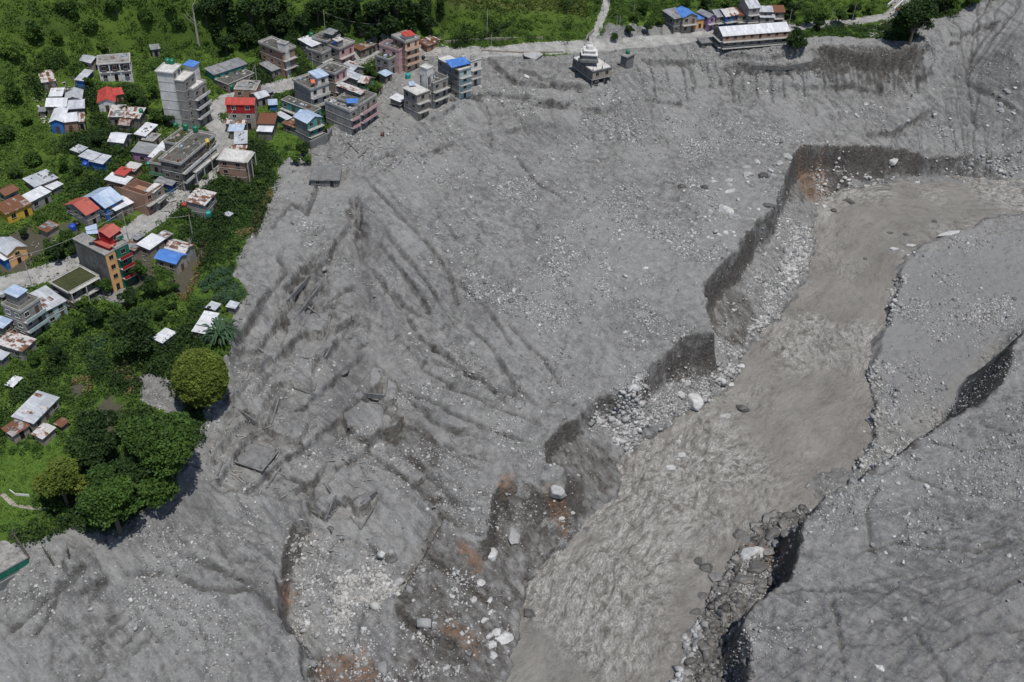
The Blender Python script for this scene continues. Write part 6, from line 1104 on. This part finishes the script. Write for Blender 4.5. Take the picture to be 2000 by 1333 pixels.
def tree_meshes(seed, R_, Hc, crown='broad', nl=2600, lsz=.32, m=None, nlobe=9, rz=None):
    """crown radius R_, crown centre height Hc"""
    g = np.random.default_rng(seed); rz = rz or R_ * .8; lobes = []
    limbs = [tube([(0, 0, -1.5), (g.normal(0, .15), g.normal(0, .15), Hc * .5), (0, 0, Hc + rz * .3)], [R_ * .075 + .08, R_ * .05 + .05, R_ * .015 + .02])]
    if crown == 'dome': 
        ph = np.arcsin(g.uniform(-.75, 1, nl)); th = g.uniform(0, 2 * np.pi, nl); d = np.stack([np.cos(ph) * np.cos(th), np.cos(ph) * np.sin(th), np.sin(ph)], -1)
        bump_ = 1 + .10 * fbm(th * 3.5, ph * 5, 3, seed) + .05 * fbm(th * 12, ph * 14, 2, seed + 1); q = bump_ * g.uniform(.9, 1.02, nl) ** 1
        C = d * q[:, None] * np.array([R_, R_, rz]); C[:, 2] += Hc; tone = .45 + .35 * fbm(th * 6, ph * 8, 3, seed + 3) + g.normal(0, .1, nl)
        for k in range(6): a = k * 1.05; limbs.append(tube([(0, 0, Hc * .35), (math.cos(a) * R_ * .4, math.sin(a) * R_ * .4, Hc), (math.cos(a) * R_ * .7, math.sin(a) * R_ * .7, Hc + rz * .4)], [.25, .14, .04]))
    else:
        Cs, Ts = [], []
        for k in range(nlobe):
            a = g.uniform(0, 2 * np.pi); rr = R_ * (g.uniform(.25, .68) if k else 0); zc = Hc + rz * (g.uniform(-.5, .75) if k else .35)
            if crown == 'cone': zc = Hc - rz * .7 + rz * 1.9 * k / nlobe; rr = R_ * .35 * g.uniform(.3, 1) * (1 - k / nlobe)
            lr = R_ * g.uniform(.34, .52) * ((1.25 - k / nlobe) if crown == 'cone' else 1); c = np.array([math.cos(a) * rr, math.sin(a) * rr, zc])
            limbs.append(tube([(0, 0, Hc * .45), (c[0] * .5, c[1] * .5, Hc * .6 + c[2] * .25), tuple(c)], [R_ * .03 + .03, R_ * .02 + .02, .03], 5))
            n = int(nl / nlobe); ph = np.arcsin(g.uniform(-.55, 1, n)); th = g.uniform(0, 2 * np.pi, n); d = np.stack([np.cos(ph) * np.cos(th), np.cos(ph) * np.sin(th), np.sin(ph) * .75], -1)
            q = (1 + .35 * fbm(th * 2 + k, ph * 3, 3, seed + k)) * g.uniform(.55, 1.08, n) ** .6; Cs.append(c + d * (q * lr)[:, None]); Ts.append(np.full(n, .42 + g.normal(0, .12)) + g.normal(0, .14, n))
        C = np.vstack(Cs); tone = np.concatenate(Ts)
    V_, F_ = leafquads(C, lsz, .5, 1.5, g); cm = mesh_np("crown", V_, F_, [m or M_LM], dict(tone=np.repeat(np.clip(tone, 0, 1), 4)))
    return cm, pymesh("trunk", *join(limbs), M_BARK)
def put_tree(name, meshes, xyz, s, label, cat="tree", group=None, rz=0):
    o = bpy.data.objects.new(name, None); col.objects.link(o); o.location = xyz; o.scale = (s, s, s); o.rotation_euler.z = rz; tag(o, label, cat, group)
    c = link("crown", meshes[0], o); t_ = link("trunk", meshes[1], o); return o
def tree_at(cx, cy, rpx, kind, label, group=None, unique=None, name="tree", hc=1.25, aspect=None, lsz=.3, nl=4000, cat="tree", m=None, nlobe=10):
    rm = rpx / 7; 
    for _ in range(4): p = hit(cx, cy, rm * hc); rm = rpx / ppm(p)
    z0 = float(zat(p[0], p[1]))
    if unique is not None: ms = tree_meshes(unique, rm, rm * hc, kind, nl, lsz, m, nlobe, rz=rm * (aspect or .8)); return put_tree(name, ms, (p[0], p[1], z0), 1, label, cat, group)
    ms = LIB[kind]; z0 += rm * (hc - 1.2); return put_tree(name, ms, (p[0], p[1], z0), rm / 3.0, label, cat, group, rng.uniform(0, 6))
LIB = {'d1': tree_meshes(1, 3, 3.6, 'broad', 2300, .3, M_LD), 'd2': tree_meshes(2, 3, 3.8, 'broad', 2300, .3, M_LD, 7), 'm1': tree_meshes(3, 3, 3.3, 'broad', 2000, .28, M_LM), 'm2': tree_meshes(4, 3, 3.3, 'broad', 2000, .28, M_LM, 6), 'g1': tree_meshes(5, 3, 2.6, 'broad', 1600, .27, M_LG, 6), 'c1': tree_meshes(6, 2.4, 5, 'cone', 2200, .28, M_LD, 9, 5)}
# the trees that stand out in the lower left
tree_at(391, 738, 52, 'dome', "round domed yellow green tree at the edge of the mud", unique=11, aspect=1.12, hc=1.6, nl=26000, lsz=.27, m=M_LY)
tree_at(318, 868, 72, 'broad', "broad green tree, rightmost of the grove at the edge of the mud", unique=12, nl=15000, lsz=.34, m=M_LM, nlobe=16, hc=1.5)
tree_at(215, 975, 66, 'broad', "green tree, lowest of the grove over the mud", unique=13, nl=13000, lsz=.34, m=M_LM, nlobe=15, hc=1.5)
tree_at(118, 945, 48, 'broad', "yellowish green tree, leftmost of the grove", unique=14, nl=7000, lsz=.32, m=M_LY, nlobe=12, hc=1.4)
tree_at(190, 865, 56, 'broad', "dark leafy tree, uppermost of the grove", unique=15, nl=9000, lsz=.33, m=M_LD, nlobe=11, hc=1.1)
tree_at(250, 925, 58, 'broad', "dark tree in the middle of the grove", unique=16, nl=9000, lsz=.33, m=M_LD, nlobe=11, hc=1.3)
tree_at(300, 955, 50, 'broad', "leafy tree on the right side of the grove casting shade on the mud", unique=17, nl=7000, lsz=.33, m=M_LM, nlobe=10, hc=1.1)
tree_at(245, 650, 50, 'broad', "dark rounded tree alone above the small grey mud plot", unique=18, nl=7000, lsz=.32, m=M_LD, nlobe=10, hc=1.0)
tree_at(1790, 40, 46, 'broad', "large dark tree hanging over the landslide at the top right", unique=19, nl=8000, lsz=.42, m=M_LD, nlobe=12, hc=1.1)
tree_at(1558, 78, 24, 'broad', "dark tree at the corner of the long school building", unique=20, nl=3500, lsz=.34, m=M_LD, nlobe=8, hc=1.0)
tree_at(590, 295, 16, 'broad', "dark bush at the lawn's corner beside the mud", unique=21, nl=1500, lsz=.26, m=M_LD, nlobe=6, hc=.8, cat="bush", name="bush")
# dark forest trees along the top of the slope and the garden trees
ORD = "first second third fourth fifth sixth seventh eighth ninth tenth eleventh twelfth thirteenth fourteenth fifteenth sixteenth seventeenth eighteenth nineteenth twentieth twenty-first twenty-second twenty-third twenty-fourth".split()
def tr(lst, kinds, label, group, name="tree", cat="tree"):
    base = label
    for i, (x, y, r) in enumerate(sorted(lst)): hcv = .75 if 'upper left' in base else 1.25; label = f"{base}, {ORD[i]} of {len(lst)} counted from the left"; tree_at(x, y, r, kinds[i % len(kinds)], label, group, name=name, cat=cat, hc=hcv)
tr([(430,15,26),(455,45,28),(490,25,30),(480,70,22),(420,60,20),(440,85,18),(510,60,22),(400,20,22),(525,20,26),(545,50,20),(555,15,20)], ['d1','c1','d2'], "dark thicket tree above the long tin roof", "dark trees above the houses")
tr([(620,20,24),(650,35,24),(680,20,26),(700,45,22),(735,25,28),(755,50,26),(775,15,28),(800,40,24),(825,20,24),(840,50,18),(660,60,16),(725,65,18),(740,80,14),(595,40,18),(860,15,18)], ['d2','d1','c1'], "dark wood tree behind the peach fronted house", "dark trees behind the orange house")
tr([(130,20,22),(60,60,22),(20,100,24),(220,10,20),(110,70,18),(180,50,18),(330,10,20),(280,30,16),(20,180,22),(50,230,18),(15,260,22),(60,310,18),(30,340,16),(200,90,14),(350,50,16)], ['m1','g1','m2'], "leafy tree on the upper left slope", "trees on the upper left slope")
tr([(260,188,18),(280,205,14),(300,225,16),(240,215,10),(170,160,12),(300,180,14),(330,235,12),(340,215,12),(120,320,14),(100,345,12),(190,275,12),(215,330,14),(150,330,12),(230,290,10),(245,335,12),(10,465,12),(130,460,18),(110,495,18),(90,480,14),(145,490,12),(45,455,10)], ['m1','d1','m2'], "garden tree among the houses left of the road", "garden trees left of the road")
tr([(270,530,22),(290,560,20),(250,580,20),(320,560,16),(345,560,12),(215,600,24),(180,620,20),(150,640,18),(110,690,16),(60,700,16),(85,660,14),(200,560,18),(160,590,16),(310,610,14),(270,610,16),(340,600,10),(380,370,10),(365,410,10),(445,375,10),(430,350,10)], ['m2','g1','d2'], "leafy garden tree below the road", "garden trees below the road")
tr([(720,140,14),(728,170,12),(712,160,10),(735,150,8),(690,200,9),(575,205,10),(560,185,10),(540,190,8),(600,160,9),(585,280,12),(578,310,12),(600,310,12),(585,250,8),(490,270,8),(470,330,10),(500,330,12),(510,355,10),(480,365,12),(605,262,8),(635,250,8)], ['g1','m1'], "small tree in the upper village", "small trees in the upper village")
tr([(1230,60,10),(1265,55,10),(1200,70,8),(1290,40,10),(1240,30,12),(1550,20,16),(1580,30,16),(1610,25,18),(1640,30,16),(1670,20,14),(1600,50,10),(1560,45,10),(1700,15,12),(1830,5,18),(1860,-5,20),(1900,-5,16),(1260,10,14),(1380,8,12),(1420,5,12),(1340,3,12),(1540,0,14),(1730,60,6)], ['m1','d1','g1'], "bushy tree near the far row of houses", "trees near the far houses")
# palms and banana plants: arching fronds
def fronds(name, cx, cy, rpx, n, m, label, cat, group=None, wd=.05, lift=1.0):
    p = hit(cx, cy, .8); r = rpx / ppm(p); g = np.random.default_rng(int(cx)); parts = []; z0 = float(zat(p[0], p[1]))
    o = bpy.data.objects.new(name, None); col.objects.link(o); o.location = (p[0], p[1], z0); tag(o, label, cat, group); V_, F_ = [], []
    for i in range(n):
        a = g.uniform(0, 2 * np.pi); L_ = r * g.uniform(.7, 1.1); ox, oy = g.normal(0, r * .18, 2); d = (math.cos(a), math.sin(a)); hh = lift * L_ * g.uniform(.5, 1.1); pr = None
        for k in range(6):
            t_ = k / 5; x_ = ox + d[0] * L_ * t_; y_ = oy + d[1] * L_ * t_; z_ = .4 + hh * (math.sin(t_ * 2.5) * .9) ; ww = wd * L_ * math.sin(.35 + t_ * 2.6) + .02; q = len(V_)
            V_ += [(x_ - d[1] * ww, y_ + d[0] * ww, z_ - ww * .4), (x_, y_, z_), (x_ + d[1] * ww, y_ - d[0] * ww, z_ - ww * .4)]
            if k: F_ += [(q - 3, q - 2, q + 1, q), (q - 2, q - 1, q + 2, q + 1)]
    Vn = np.array(V_); me = mesh_np("leaves", Vn, np.array(F_), [m], dict(tone=np.clip(g.normal(.5, .2, len(Vn)), 0, 1))); link("leaves", me, o)
    link("stem", pymesh("stem", *tube([(0, 0, -.8), (0, 0, .8)], [.25, .18]), M_BARK), o); return o
fronds("palm", 432, 660, 34, 170, M_LB, "dark spiky palm behind the round domed tree", "palm")
for i, (x, y, r) in enumerate([(395,555,13),(410,545,14),(425,535,14),(440,530,13),(400,565,10),(420,560,12),(445,545,10),(432,552,12)]): fronds("banana_plant", x, y, r * .8, 90, M_LB, "spiky pale leaved plant of the row at the edge of the mud", "plant", "spiky plants by the mud edge", .035)
for i, (x, y, r) in enumerate([(425,582,14),(445,588,13),(435,578,12)]): fronds("banana_plant", x, y, r * .8, 90, M_LB, "spiky plant just above the small tin sheds", "plant", "spiky plants above the tin sheds", .035)
for i, (x, y, r) in enumerate([(12,790,14),(35,800,12),(340,595,12),(335,615,12),(350,605,10),(150,610,12),(330,640,10),(400,345,8)]): fronds("banana_plant", x, y, r, 26, M_LG, "banana plant with broad leaves in the gardens", "plant", "banana plants in the gardens", .11)
# bare trees
def bare(px, py, h, label, m=M_PBARK, lean=(0, 0)):
    p = hit(px, py); g = np.random.default_rng(int(px * 3 + py)); L_ = [tube([(0, 0, -.5), (lean[0] * h * .5, lean[1] * h * .5, h * .55), (lean[0] * h, lean[1] * h, h)], [.07 * h ** .6 + .08, .05 * h ** .6 + .04, .03], 6)]
    for k in range(7):
        z_ = h * g.uniform(.4, .9); a = g.uniform(0, 6.28); l = h * .25 * g.uniform(.5, 1); x_, y_ = lean[0] * z_, lean[1] * z_; L_.append(tube([(x_, y_, z_), (x_ + math.cos(a) * l * .6, y_ + math.sin(a) * l * .6, z_ + l * .5), (x_ + math.cos(a) * l, y_ + math.sin(a) * l, z_ + l)], [.09, .06, .02], 4))
    o = link("bare_tree", pymesh("bare_tree", *join(L_), m)); o.location = tuple(p); tag(o, label, "tree")
bare(388, 90, 15, "tall pale bare trunk on the slope left of the dark thicket"); bare(228, 30, 9, "thin dead trunk high on the left slope", M_BARK); bare(742, 75, 9, "thin pale bare tree in front of the dark wood")
bare(106, 1105, 5, "dead snag stuck in the mud near the green walled house", M_BARK, (-.35, .2)); bare(135, 1090, 3.5, "small broken snag in the mud below the grove", M_BARK, (.1, 0)); bare(58, 1092, 6.5, "leaning dead branch by the green walled house", M_BARK, (-.45, .3))
bare(375, 495, 5, "thin dead tree behind the blue roofed house")
# things alike are told apart by their order across the scene
_by = {}
for o in col.objects:
    if o.parent is None and o.get('label') and not o.get('kind'): _by.setdefault(o['label'], []).append(o)
for lb, os_ in _by.items():
    if 2 <= len(os_) <= 24 and len(lb.split()) <= 12:
        os_.sort(key=lambda o: float(proj(*[np.float64(v) for v in o.matrix_basis.translation])[0]))
        for i, o in enumerate(os_): o['label'] = f"{lb}, {ORD[i]} from the left"
